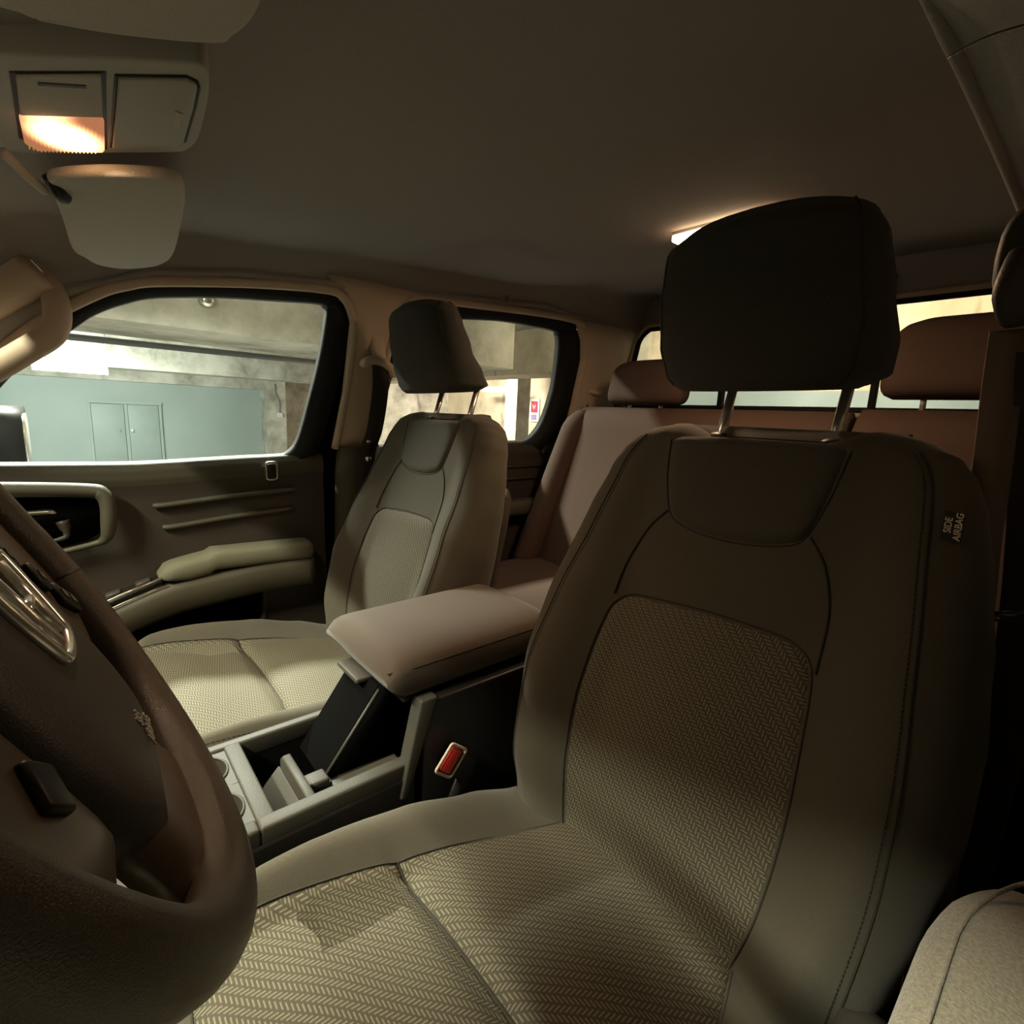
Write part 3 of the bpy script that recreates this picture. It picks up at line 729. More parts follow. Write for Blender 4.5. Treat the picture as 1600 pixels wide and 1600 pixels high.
def make_cushion(cx, seat):
    secs = []; N = 80
    ys = [-0.56 + 0.46*i/60 for i in range(61)] + [-0.10 + 0.105*math.sin(i/20*math.pi/2) for i in range(1, 21)]
    for y in ys:
        w = lerp_tab([(-0.56, 0.235), (-0.45, 0.255), (-0.25, 0.270), (-0.12, 0.268), (-0.05, 0.250), (0.0, 0.215), (0.005, 0.20)], y)
        fr = 1.0 if y < -0.10 else math.sqrt(max(0.0, 1-((y+0.10)/0.107)**2))
        sec = []
        for i in range(N):
            s = w*math.sin((i/(N-1)-0.5)*math.pi); e = (1-abs(s/w)**7)**0.32 if abs(s) < w else 0
            zb = 0.30; zt = cush_top(s*0.27/w*0.985, y)
            z = zb + (zt-zb)*e*(0.15+0.85*fr); sec.append((cx+s, y, z))
        for i in range(1, 13):
            s = w*math.sin((0.5-i/13)*math.pi); e = (1-abs(s/w)**6)**0.5
            sec.append((cx+s, y, 0.30-0.06*e*(0.3+0.7*fr)))
        secs.append(sec)
    obj('seat_cushion', *loft(secs), M_['cloth'], seat)

def make_headrest(B, seat, z0=0.612):
    """wedge-shaped headrest: tall front face leaning forward, underside rising to the back"""
    TW = [(0, 0.106), (0.05, 0.120), (0.12, 0.133), (0.35, 0.140), (0.6, 0.134), (0.82, 0.126), (0.93, 0.113), (1.0, 0.078)]
    TF = [(0, 0.060), (0.05, 0.071), (0.12, 0.079), (0.35, 0.103), (0.6, 0.132), (0.82, 0.148), (0.93, 0.134), (1, 0.100)]
    TB = [(0, -0.045), (0.05, -0.062), (0.12, -0.070), (0.35, -0.041), (0.6, 0.004), (0.82, 0.042), (0.93, 0.060), (1, 0.076)]
    secs = []; n = 48; m = 34; HH = 0.214
    for k in range(m+1):
        t = 0.5 - 0.5*math.cos(math.pi*k/m)
        w, df, db = lerp_tab(TW, t), lerp_tab(TF, t), lerp_tab(TB, t)
        sec = []
        for j in range(n):
            a = 2*math.pi*j/n; c, s_ = math.cos(a), math.sin(a)
            x = w*math.copysign(abs(c)**0.62, c); q = math.copysign(abs(s_)**0.62, s_)
            d = (df+db)/2 + (df-db)/2*q
            if q > 0: d -= 0.016*(abs(x)/w)**2
            lift = 0.42*max(0, 1 - t/0.55)*max(0, 0.085 - d)
            arch = -0.008*(abs(x)/0.13)**2.5*sstep(0.6, 1.0, t)
            sec.append(B(x + 0.010, z0 + HH*t + lift + arch, d))
        secs.append(sec)
    hr = obj('headrest', *loft(secs), M_['cloth_dark'], seat)
    for sg in (1, -1):
        sm = []
        for i in range(22):
            t = 0.05 + 0.93*i/21; w, df = lerp_tab(TW, t), lerp_tab(TF, t); x = w*0.86
            c = (x/w)**(1/0.62); q = (1-c*c)**0.5; q = q**0.62; db = lerp_tab(TB, t); d = (df+db)/2 + (df-db)/2*q - 0.016*(x/w)**2
            sm.append(B(sg*x + 0.010, z0 + HH*t + 0.42*max(0, 1-t/0.55)*max(0, 0.085-d) - 0.008*(x/0.13)**2.5*sstep(0.6, 1, t), d + 0.0004))
        obj('seam', *tube(sm, 0.0012, 6), M_['piping'], hr)
    return hr

def make_seat(name, cx, label, driver):
    seat = thing(name, (cx, -0.30, 0.0), label, 'car seat', 'front seats')
    B = make_backrest(cx, seat, 1)
    def SB(s, h, off): return B(s, h, back_front(s, h) + off)
    def SC_(s, y, off): return Vector((cx + s, y, cush_top(s, y) + off))
    make_cushion(cx, seat)
    # patterned lower back panel
    patch('back_insert', seat, SB,
          ([(-0.118, -0.03), (0, -0.03), (0.118, -0.03)], [(0.118, -0.03), (0.138, 0.06), (0.150, 0.16), (0.149, 0.25), (0.143, 0.305), (0.137, 0.322), (0.127, 0.335)],
           [(-0.108, 0.346), (-0.085, 0.352), (0, 0.352), (0.09, 0.345), (0.113, 0.342), (0.127, 0.335)], [(-0.118, -0.03), (-0.138, 0.06), (-0.143, 0.16), (-0.136, 0.26), (-0.130, 0.315), (-0.122, 0.336), (-0.108, 0.346)]),
          M_['herring'], 46, 56, puff=0.007, sink=0.004, edge=0.13)
    # padded upper panel between the shoulders, running over the top
    patch('upper_back_panel', seat, lambda s, h, off: SB(s, h, off - 0.035*sstep(0.570, 0.600, h)),
          ([(-0.088, 0.474), (-0.075, 0.458), (-0.03, 0.447), (0.03, 0.446), (0.078, 0.456), (0.096, 0.472)], [(0.096, 0.472), (0.113, 0.52), (0.125, 0.590)],
           [(-0.100, 0.590), (0, 0.590), (0.120, 0.590)] if False else [(-0.110, 0.590), (0, 0.590), (0.125, 0.590)], [(-0.088, 0.474), (-0.100, 0.52), (-0.110, 0.590)]),
          M_['cloth_top'], 44, 36, puff=0.008, sink=0.004, edge=0.16)
    seam(seat, SB, [(0.097, 0.470), (0.120, 0.440), (0.136, 0.39), (0.140, 0.335)])
    seam(seat, SB, [(-0.090, 0.470), (-0.112, 0.440), (-0.128, 0.39), (-0.132, 0.325)])
    for sg in (1, -1):
        e = [(sg*0.108, 0.595), (sg*0.150, 0.593), (sg*0.168, 0.580), (sg*0.186, 0.545), (sg*0.200, 0.46), (sg*0.215, 0.36), (sg*0.229, 0.25), (sg*0.232, 0.15), (sg*0.222, 0.03), (sg*0.21, -0.04)]
        ex_ = lambda s, h, off: B(s, h, back_front(s, h)*(0.25+0.75*(1-abs(s/lerp_tab(W_TAB, h))**5)**0.30) - 0.5*lerp_tab([(-0.1, 0.10), (0.1, 0.115), (0.4, 0.105), (0.55, 0.092)], h)*(1-(1-abs(s/lerp_tab(W_TAB, h))**5)**0.30) + off)
        seam(seat, ex_, e[2:], 0.0006, 0.0011)
        stitches(seat, ex_, [(a - sg*0.006, b) for a, b in e[2:]], 0.0008)
    # patterned cushion panels split by a cross seam
    back = [(-0.122, -0.512), (0, -0.512), (0.122, -0.512)]
    mid = [(-0.185, -0.262), (-0.1, -0.268), (0, -0.270), (0.1, -0.268), (0.185, -0.262)]
    patch('cushion_insert_rear', seat, SC_, (back, [(0.122, -0.512), (0.150, -0.42), (0.172, -0.34), (0.185, -0.262)], mid, [(-0.122, -0.512), (-0.150, -0.42), (-0.172, -0.34), (-0.185, -0.262)]),
          M_['herring'], 50, 40, puff=0.006, sink=0.001, edge=0.12)
    fr = [(-0.205, -0.045), (0, -0.030), (0.205, -0.045)]
    patch('cushion_insert_front', seat, SC_, (mid, [(0.185, -0.262), (0.198, -0.18), (0.206, -0.10), (0.205, -0.045)], fr, [(-0.185, -0.262), (-0.198, -0.18), (-0.206, -0.10), (-0.205, -0.045)]),
          M_['herring'], 50, 36, puff=0.006, sink=0.001, edge=0.12)
    for sg in (1, -1):
        def SE(k, y, off):        # the rolled edge of the cushion, k = fraction of the half width
            w = lerp_tab([(-0.56, 0.235), (-0.45, 0.255), (-0.25, 0.270), (-0.12, 0.268), (-0.05, 0.250), (0.0, 0.215), (0.005, 0.20)], y)
            return Vector((cx + k*w, y, 0.30 + (cush_top(k*0.27*0.985, y) - 0.30)*(1-abs(k)**7)**0.32 + off))
        stitches(seat, SE, [(sg*0.93, -0.46), (sg*0.93, -0.35), (sg*0.93, -0.2), (sg*0.92, -0.11)], 0.0006)
    # headrest on two chrome posts with guides
    for s in (0.0735, -0.0735):
        obj('headrest_guide', *tube([B(s, 0.570, -0.045), B(s, 0.591, -0.045), B(s, 0.597, -0.045)], [0.019, 0.019, 0.014], 16), M_['black_pl'], seat)
    hr = make_headrest(B, seat)
    for s in (0.0735, -0.0735):
        obj('headrest_post', *tube([B(s, 0.53, -0.045), B(s, 0.70, -0.045)], 0.0068, 14), M_['chrome'], seat)
    # hard shell on the lower back and the base
    inb = 1 if driver else -1          # towards the console
    secs = []
    for h in [-0.08, -0.05, 0.1, 0.25, 0.38, 0.44, 0.46]:
        w = lerp_tab(W_TAB, h) - 0.012; ee = 0.5 if h in (-0.08, 0.46) else 1
        secs.append([B(w*math.sin((i/12-0.5)*math.pi), h, -0.075 - 0.055*ee*math.cos((i/12-0.5)*math.pi)**0.5) for i in range(13)] + [B(w*math.sin((0.5-i/12)*math.pi)*0.9, h, -0.06) for i in range(1, 12)])
    obj('back_shell', *loft(secs), M_['dark_pl'], seat)
    obj('seat_base', *box(cx-0.22, cx+0.22, -0.50, -0.06, 0.06, 0.27, 0.03), M_['black_pl'], seat)
    for s in (-0.19, 0.19): obj('seat_rail', *box(cx+s-0.02, cx+s+0.02, -0.58, 0.02, 0.0, 0.06, 0.006), M_['black_pl'], seat)
    out = -inb
    obj('side_shield', *box(*sorted((cx+out*0.245, cx+out*0.285)), -0.56, -0.05, 0.17, 0.335, 0.018, 4), M_['grey_pl'], seat)
    if driver: obj('recline_hinge', *tube([Vector((cx+out*0.225, -0.480, 0.395)), Vector((cx+out*0.262, -0.480, 0.395))], 0.050, 20), M_['grey_pl'], seat)
    obj('recline_lever', *rot_box((cx+out*0.292, -0.46, 0.315), (0.007, 0.075, 0.013), rx=-8, bev=0.006), M_['beige'], seat)
    return seat, B, SB
drv, DB, DSB = make_seat('driver_seat', -0.381, 'large grey driver seat with herringbone cloth panels and dark headrest, right foreground', True)
pas, PB, PSB = make_seat('passenger_seat', 0.389, 'grey cloth front passenger seat beyond the console, beside the passenger window', False)
# fold-down catch of the belt guide on the driver's backrest and its airbag tag
def EX(s, h, off, B=DB):
    w = lerp_tab(W_TAB, h); e = (1-min(1, abs(s/w))**5)**0.30; T = lerp_tab([(-0.1, 0.10), (0.1, 0.115), (0.4, 0.105), (0.55, 0.092)], h)
    return B(s, h, back_front(s, h)*(0.25+0.75*e) - T*0.5*(1-e) + off)
def airbag_tag(seat, B, sg):
    a = EX(sg*0.204, 0.505, 0.003, B); b = EX(sg*0.216, 0.505, 0.003, B); c = EX(sg*0.208, 0.530, 0.002, B); d_ = EX(sg*0.212, 0.480, 0.002, B)
    x = (c-d_).normalized(); y = (b-a) - x*(b-a).dot(x); y.normalize(); z = x.cross(y)
    if z.y < 0: y = -y; z = x.cross(y)
    ctr = (a+b)/2 + z*0.0035
    t = obj('airbag_tag', *join(([ctr + x*p*0.0145 + y*q*0.0082 + z*r_*0.0012 for p, q, r_ in ((-1, -1, -1), (1, -1, -1), (1, 1, -1), (-1, 1, -1), (-1, -1, 0), (1, -1, 0), (1, 1, 0), (-1, 1, 0))], [(0, 1, 2, 3), (4, 5, 6, 7), (0, 1, 5, 4), (1, 2, 6, 5), (2, 3, 7, 6), (3, 0, 4, 7)])), M_['piping'], seat, smooth=False)
    t['label'] = 'dark tag lettered side airbag'
    xd = x; yd = y
    text('tag_lettering', 'SIDE', 0.0082, frame_mat(ctr + yd*0.0040, xd, yd) @ Matrix.Identity(4), 1, M_['white'], t)
    text('tag_lettering', 'AIRBAG', 0.0082, frame_mat(ctr - yd*0.0040, xd, yd), 1, M_['white'], t)
    return t
airbag_tag(drv, DB, -1)
# chrome-edged belt guide loops on the outer side of the driver's backrest
def guide(pts, r, nm='belt_guide'): return obj(nm, *tube(smooth_path(pts, 6), r, 10, sy=0.6), M_['belt_guide'], drv)
guide([DB(-0.235, 0.43, -0.06), DB(-0.256, 0.435, -0.055), DB(-0.272, 0.445, -0.07), DB(-0.285, 0.457, -0.10), DB(-0.295, 0.462, -0.13)], 0.0085)
guide([DB(-0.242, 0.42, -0.05), DB(-0.254, 0.40, -0.055), DB(-0.252, 0.375, -0.06), DB(-0.243, 0.37, -0.06)], 0.007)

# rear bench: two backs, centre section, cushion, headrests
rb = thing('rear_bench_seat', (0, -1.30, 0.0), 'wide brown-grey cloth rear bench behind the front seats, below the back window', 'bench seat')
def pad(name, x0, x1, z0, z1, yf0, yf1, th, m, parent, r=0.03, dip=None):
    """upright cushion leaning back: yf0 at the bottom, yf1 at the top"""
    secs = []; n = 14
    for i in range(25):
        t = i/24; z = z0 + (z1-z0)*t; e = 1 - max(0, (t-0.90)/0.10)**2*0.65 - max(0, (0.06-t)/0.06)*0.3
        y = yf0 + (yf1-yf0)*t; s = []
        for j in range(40):
            a = 2*math.pi*j/40; c, sn = math.cos(a), math.sin(a)
            xx = (x0+x1)/2 + (x1-x0)/2*math.copysign(abs(c)**0.22, c)*(1 - 0.02*max(0, (t-0.9)/0.1)**2)
            s.append((xx, y - th/2 + th/2*math.copysign(abs(sn)**0.35, sn)*e, z))
        secs.append(s)
    return obj(name, *loft(secs), m, parent)
pad('backrest', -0.265, 0.625, 0.40, 0.998, -1.22, -1.385, 0.13, M_['rear_cloth'], rb)
pad('backrest', -0.66, -0.272, 0.40, 1.005, -1.22, -1.385, 0.14, M_['rear_cloth'], rb)
# outer bolster of the passenger-side back
secs = []
for i in range(20):
    t = i/19; z = 0.44 + 0.545*t; xo = 0.675 - 0.060*t; y = -1.19 - 0.185*t; e = 1 - max(0, (t-0.9)/0.1)**2*0.7
    secs.append([(xo - 0.035 + 0.045*math.cos(a)*e, y - 0.03 + 0.055*math.sin(a)*e, z) for a in [2*math.pi*j/18 for j in range(18)]])
obj('side_bolster', *loft(secs), M_['rear_cloth'], rb)
obj('seat_cushion', *box(-0.67, 0.67, -1.30, -0.80, 0.30, 0.458, 0.05, 5), M_['rear_cloth'], rb)
obj('seam', *tube([(-0.05, -1.255 - 0.165*t, 0.55+0.44*t) for t in (0, 0.5, 0.98)], 0.002, 6), M_['piping'], rb)
obj('seam', *tube([(-0.155, -1.255 - 0.165*t, 0.55+0.44*t) for t in (0, 0.5, 0.98)], 0.002, 6), M_['piping'], rb)
obj('seat_base', *box(-0.66, 0.66, -1.28, -0.86, 0.0, 0.30, 0.01), M_['black_pl'], rb)
def rear_head(x0, x1, z0, z1, yc, th):
    secs = []
    for i in range(21):
        t = i/20; z = z0 + (z1-z0)*t; e = math.sqrt(max(0.02, 1-abs(2*t-1)**4.5)); s = []
        for j in range(36):
            a = 2*math.pi*j/36; c, sn = math.cos(a), math.sin(a)
            tz = -0.012*abs(c)**3*max(0, (t-0.6)/0.4)
            s.append(((x0+x1)/2 + (x1-x0)/2*math.copysign(abs(c)**0.4, c)*(0.75+0.25*e)*(1-0.12*t), yc - 0.02*t + th/2*math.copysign(abs(sn)**0.6, sn)*e, z+tz))
        secs.append(s)
    h = obj('headrest', *loft(secs), M_['rear_cloth'], rb)
    for q in (0.3, 0.7): obj('headrest_post', *tube([(x0+(x1-x0)*q, yc, z0-0.03), (x0+(x1-x0)*q, yc, z0+0.02)], 0.006, 10), M_['chrome'], rb)
rear_head(0.190, 0.490, 1.006, 1.152, -1.44, 0.09)
rear_head(-0.600, -0.300, 1.028, 1.205, -1.44, 0.10)

# ================================================================== CENTRE CONSOLE
cc = thing('center_console', (0.012, -0.25, 0.0), 'grey and black centre console with cup holders and open bin, between the front seats', 'console')
ZC = 0.450
def rect_hole_cell(x0, x1, y0, y1, cx, cy, r, z, n=32):
    out = []; 
    for k in range(n):
        a = 2*math.pi*k/n; c, s = math.cos(a), math.sin(a)
        ts = [((x1-cx)/c if c > 1e-9 else (x0-cx)/c if c < -1e-9 else 1e9), ((y1-cy)/s if s > 1e-9 else (y0-cy)/s if s < -1e-9 else 1e9)]
        t = min(ts); out.append((cx+c*t, cy+s*t, z))
    inn = [(cx+r*math.cos(2*math.pi*k/n), cy+r*math.sin(2*math.pi*k/n), z) for k in range(n)]
    V = out + inn; F = [(k, (k+1) % n, n+(k+1) % n, n+k) for k in range(n)]
    return V, F
def cup(cx, cy, r, z0, z1, n=32):
    V, F = [], []
    for rr, z in ((r, z1), (r*0.93, z1-0.006), (r*0.88, z0+0.004), (r*0.8, z0)):
        V += [(cx+rr*math.cos(2*math.pi*k/n), cy+rr*math.sin(2*math.pi*k/n), z) for k in range(n)]
    for i in range(3):
        for k in range(n): F.append((i*n+k, i*n+(k+1) % n, (i+1)*n+(k+1) % n, (i+1)*n+k))
    F.append(tuple(3*n+k for k in range(n)))
    return V, F
# frame around the bin
obj('console_frame', *join(box(-0.093, -0.070, -0.345, -0.135, ZC-0.03, ZC, 0.004), box(0.099, 0.116, -0.60, 0.02, ZC-0.03, ZC, 0.004), box(-0.075, 0.106, -0.157, -0.135, ZC-0.025, ZC-0.0005, 0.003),
    box(-0.093, -0.070, -0.135, 0.02, ZC-0.03, ZC, 0.004)), M_['grey_pl'], cc)
cells = []
for cx_, x0, x1 in ((0.060, 0.0145, 0.103), (-0.028, -0.072, 0.0145)):
    cells.append(rect_hole_cell(x0, x1, -0.137, -0.045, cx_, -0.093, 0.038, ZC-0.004))
V, F = join(*cells, box(-0.072, 0.103, -0.046, 0.02, ZC-0.03, ZC-0.004))
obj('cup_holder_plate', V, F, M_['grey_pl'], cc, smooth=False)
for cx_ in (0.060, -0.028): obj('cup_rim', *tube([(cx_+0.038*math.cos(2*math.pi*k/32), -0.093+0.038*math.sin(2*math.pi*k/32), ZC-0.003) for k in range(32)], 0.0018, 6, closed=True), M_['grey_pl'], obj('cup_holder', *cup(cx_, -0.093, 0.038, ZC-0.075, ZC-0.004), M_['dark_pl'], cc))
# bin walls and floor
obj('bin_well', *join(box(-0.072, -0.068, -0.60, -0.15, 0.30, ZC-0.01), box(0.100, 0.104, -0.60, -0.15, 0.30, ZC-0.01), box(-0.07, 0.102, -0.158, -0.154, 0.30, ZC-0.01), box(-0.07, 0.102, -0.60, -0.15, 0.296, 0.302)), M_['black_pl'], cc, smooth=False)
obj('bin_divider', *prism([(-0.070, -0.197, 0.36), (0.045, -0.197, 0.36), (0.045, -0.197, 0.436), (0.035, -0.197, 0.446), (-0.070, -0.197, 0.446)], (0, -0.013, 0), 0.003), M_['grey_pl'], cc)
obj('divider_tray', *prism([(-0.070, -0.162, 0.385), (0.050, -0.162, 0.385), (0.050, -0.197, 0.425), (-0.070, -0.197, 0.425)], (0, 0.0, -0.02), 0.003), M_['grey_pl'], cc)
obj('divider_latch', *join(box(-0.040, -0.012, -0.240, -0.208, 0.424, 0.438, 0.004), box(-0.034, -0.020, -0.246, -0.232, 0.405, 0.425, 0.003)), M_['grey_pl'], cc)
obj('inner_shelf', *box(-0.070, -0.020, -0.350, -0.235, 0.400, 0.418, 0.003), M_['grey_pl'], cc)
# leaning bin lid under the armrest: thin slab with a lip handle
obj('bin_lid', *join(prism([(-0.006, -0.240, 0.410), (-0.006, -0.246, 0.407), (-0.006, -0.345, 0.532), (-0.006, -0.330, 0.536)], (0.100, 0, 0), 0.002)), M_['matte_black'], cc)
obj('lid_gusset', *prism([(-0.009, -0.243, 0.412), (-0.009, -0.365, 0.410), (-0.009, -0.365, 0.535), (-0.009, -0.333, 0.535)], (0.004, 0, 0)), M_['matte_black'], cc)
obj('lid_edge', *tube([(-0.0075, -0.238, 0.409), (-0.0075, -0.330, 0.528)], 0.0026, 6), M_['grey_pl'], cc)
obj('lid_edge', *tube([(-0.0075, -0.240, 0.409), (-0.0075, -0.350, 0.408)], 0.0022, 6), M_['grey_pl'], cc)
obj('lid_handle', *box(0.022, 0.100, -0.345, -0.307, 0.529, 0.538, 0.003), M_['grey_pl'], cc)
obj('lid_screw', *tube([(0.070, -0.3175, 0.528), (0.070, -0.3135, 0.5285)], 0.004, 10), M_['satin'], cc)
# body
side = [(-0.36, 0.02), (0.30, 0.02), (0.30, 0.43), (-0.12, 0.428), (-0.335, 0.428), (-0.352, 0.475), (-0.362, 0.50)]
obj('console_side', *prism([(-0.096, -0.345, 0.02), (-0.096, 0.30, 0.02), (-0.096, 0.30, 0.428), (-0.096, -0.345, 0.428)], (0.02, 0, 0), 0.004), M_['black_pl'], cc)
obj('console_side', *prism([(0.108, -0.345, 0.02), (0.108, 0.30, 0.02), (0.108, 0.30, 0.428), (0.108, -0.345, 0.428)], (0.007, 0, 0), 0.002), M_['black_pl'], cc)
obj('console_front', *box(-0.076, 0.108, 0.015, 0.42, 0.02, 0.44, 0.006), M_['black_pl'], cc)
obj('armrest_box', *join(box(-0.100, -0.074, -0.70, -0.355, 0.02, 0.540, 0.004), box(0.100, 0.116, -0.70, -0.355, 0.02, 0.540, 0.004), box(-0.10, 0.116, -0.72, -0.60, 0.02, 0.54, 0.006)), M_['black_pl'], cc)
obj('front_post', *prism([(-0.101, -0.318, 0.400), (-0.101, -0.330, 0.400), (-0.101, -0.378, 0.545), (-0.101, -0.350, 0.545)], (0.026, 0, 0), 0.003), M_['grey_pl'], cc)
# armrest pad, domed, with piped side seam
secs = []
for q in range(30):
    t = q/29; y = -0.306 - 0.329*t; e = min(1, math.sqrt(max(0, 1-(1-min(1, t/0.10))**2))) * min(1, math.sqrt(max(0, 1-(1-min(1, (1-t)/0.10))**2))); e = 0.35+0.65*e
    s = []
    for j in range(36):
        a = 2*math.pi*j/36; c, sn = math.cos(a), math.sin(a)
        x = 0.029 + 0.117*math.copysign(abs(c)**0.42, c)*(0.93+0.07*e)
        z = 0.5725 + (0.036 + 0.004*math.cos(c*1.5))*math.copysign(abs(sn)**0.60, sn)*e*(1 if sn > 0 else 0.95) + 0.004*(t)
        s.append((x, y - (0.012*(1-t)*min(1, -sn*1.5) if sn < 0 else 0), z))
    secs.append(s)
ap = obj('armrest_pad', *loft(secs), M_['armcloth'], cc)
obj('armrest_seam', *tube([(-0.0850 + 0.008*(1-min(1, i/3)), -0.308 - 0.32*i/24, 0.5905 + 0.004*i/24) for i in range(25)], 0.0014, 6), M_['piping'], cc)
obj('armrest_underside', *box(-0.066, 0.120, -0.62, -0.340, 0.528, 0.545, 0.004), M_['black_pl'], cc)

# belt buckles
def buckle(x, y, z, sg, label):
    b = thing('seat_belt_buckle', (x, y, z-0.14), label, 'seat belt buckle', 'front belt buckles')
    mt = Matrix.Translation((x, y, z)) @ Matrix.Rotation(R(0), 4, 'Z') @ Matrix.Rotation(R(-50), 4, 'X')
    def bx(a, b_, c, d_, e, f, bev): return box(a, b_, c, d_, e, f, bev, 3, lambda v: mt @ v)
    obj('buckle_body', *bx(-0.009, 0.009, -0.019, 0.019, -0.055, 0.0, 0.004), M_['black_pl'], b)
    # bright rim and red push button on the sloping end
    rim = [mt @ Vector((sg*0.0098, p, q)) for p, q in rrect(-0.022, 0.022, -0.017, 0.017, 0.003, 2)]
    obj('buckle_rim', *tube(rim, 0.0022, 6, closed=True), M_['beige'], b)
    obj('release_button', *box(*sorted((sg*0.006, sg*0.0125)), -0.018, 0.018, -0.010, 0.010, 0.003, 3, lambda v: mt @ v), M_['red'], b)
    obj('stalk', *ribbon([mt @ Vector((0, 0, -0.05)), Vector((x, y-0.01, z-0.09)), Vector((x, y-0.02, z-0.16))], (0, 1, 0), 0.03, 0.004), M_['black_pl'], b)
    return b
buckle(-0.118, -0.385, 0.452, -1, 'black driver belt buckle with bright red release button, beside the console')

# ================================================================== STEERING WHEEL
WC = Vector((-0.365, 0.036, 0.854)); WT = R(28); WR = 0.172
wu = Vector((1, 0, 0)); wv = Vector((0, math.sin(WT), math.cos(WT))); wn_ = Vector((0, -math.cos(WT), math.sin(WT)))
def WP(a, b, c=0.0): return WC + wu*a + wv*b + wn_*c      # across, up, towards the driver
sw = thing('steering_wheel', WC, 'brown-black leather steering wheel with airbag pad, lower left corner', 'steering wheel')
n = 120; rim = []; rr = []
for i in range(n):
    a = 2*math.pi*i/n
    flat = 0
    rim.append(WP(WR*math.cos(a), WR*math.sin(a), 0))
    # thicker hand grips at the lower spokes
    rr.append(0.0155 + 0.0015*math.exp(-((math.degrees(a)-340)/16)**2) + 0.0015*math.exp(-((math.degrees(a)-200)/16)**2))
obj('rim', *tube(rim, rr, 20, closed=True, up=None), M_['leather'], sw)
# stitched-in seam where the wrap meets the upper rim
for a0 in (-14,): 
    a = R(a0); c = WP(WR*math.cos(a), WR*math.sin(a)); rd = (wu*math.cos(a) + wv*math.sin(a))
    obj('rim_seam', *tube([c + (rd*math.cos(q) + wn_*math.sin(q))*0.0162 for q in [2*math.pi*k/20 for k in range(20)]], 0.0010, 6, closed=True), M_['black_pl'], sw)
def dome(outline, c_edge, c_top, rings=10, back=-0.03):
    cx = sum(p[0] for p in outline)/len(outline); cy = sum(p[1] for p in outline)/len(outline); V, F = [], []; n = len(outline)
    V += [WP(p[0], p[1], back) for p in outline]
    for k in range(rings+1):
        t = k/rings; sc = 1 - 0.0*t
        q = 1 - (1-t)**2
        sc = 1 - t*0.995
        c = c_edge + (c_top-c_edge)*(1-(1-min(1, t*2.2))**2.4)
        V += [WP(cx+(p[0]-cx)*sc, cy+(p[1]-cy)*sc, c) for p in outline]
    for k in range(rings+1):
        for i in range(n): F.append((k*n+i, k*n+(i+1) % n, (k+1)*n+(i+1) % n, (k+1)*n+i))
    F.append(tuple((rings+1)*n+i for i in range(n))); F.append(tuple(range(n)))
    return V, F
padl = [(-0.070, 0.045), (-0.04, 0.054), (0.0, 0.057), (0.04, 0.054), (0.070, 0.045), (0.079, 0.02), (0.083, -0.02), (0.082, -0.065), (0.072, -0.098), (0.052, -0.116), (0.025, -0.120), (0.0, -0.121), (-0.025, -0.120), (-0.052, -0.116), (-0.072, -0.098), (-0.082, -0.065), (-0.083, -0.02), (-0.079, 0.02)]
pl = [(p.x, p.y) for p in smooth_path([(a, b, 0) for a, b in padl], 5, True)]
pad_o = obj('airbag_pad', *dome(pl, 0.002, 0.011, back=-0.022), M_['wheelpl'], sw)
hub = [(p.x*0.97, p.y*0.97) for p in smooth_path([(a, b, 0) for a, b in padl], 4, True)]
obj('hub', *dome(hub, -0.024, -0.022, 6, -0.07), M_['black_pl'], sw)
# side spokes with switch clusters and lower spokes in bronze plastic
for sg in (1, -1):
    sp = [(0.075, 0.046), (0.12, 0.046), (0.162, 0.040), (0.170, 0.015), (0.170, -0.035), (0.158, -0.070), (0.130, -0.085), (0.100, -0.090), (0.080, -0.080), (0.075, 0.015)]
    sp = [(p.x*sg, p.y) for p in smooth_path([(a, b, 0) for a, b in sp], 3, True)]
    s_ = obj('side_spoke', *dome(sp, -0.008, 0.003, 5, -0.022), M_['spoke'], sw)
    for a_, b_ in ((0.070, 0.004), (0.095, -0.020), (0.112, -0.044)) if sg > 0 else ((0.085, 0.014), (0.098, -0.036)):
        wd = (0.0085 if a_ < 0.11 else 0.013) if sg > 0 else 0.010
        v = box(-wd, wd, -0.0085, 0.0085, -0.002, 0.003, 0.002, 2)
        mt = frame_mat(WP(sg*(a_+0.010), b_, 0.0045), wu*math.cos(R(-42))*sg + wv*math.sin(R(-42)), wv*math.cos(R(-42)) - wu*sg*math.sin(R(-42)))
        o = obj('cruise_button' if sg > 0 else 'audio_button', [mt @ p for p in v[0]], v[1], M_['black_pl'], s_)
        if sg > 0:
            marks = [box(-0.003, 0.003, -0.0030, 0.0030, 0.003, 0.0036)] if wd < 0.01 else [box(-0.009, -0.002, -0.003, 0.003, 0.003, 0.0036), box(0.002, 0.009, -0.003, 0.003, 0.003, 0.0036)]
            obj('button_mark', *join(*[([mt @ Vector(q) for q in bx[0]], bx[1]) for bx in marks]), M_['doorcloth'], o, smooth=False)
        else:
            obj('button_edge', *tube([mt @ Vector((x, y, 0.003)) for x, y in rrect(-wd, wd, -0.0085, 0.0085, 0.002, 2)], 0.0010, 6, closed=True), M_['chrome'], o)
ls = [(0.050, -0.100), (0.064, -0.112), (0.066, -0.140), (0.075, -0.158), (0.04, -0.170), (0.0, -0.174), (-0.04, -0.170), (-0.075, -0.158), (-0.066, -0.140), (-0.064, -0.112), (-0.050, -0.100), (0, -0.098)]
ls = [(p.x, p.y) for p in smooth_path([(a, b, 0) for a, b in ls], 3, True)]
obj('lower_spoke', *dome(ls, -0.008, 0.001, 5, -0.020), M_['spoke'], sw)
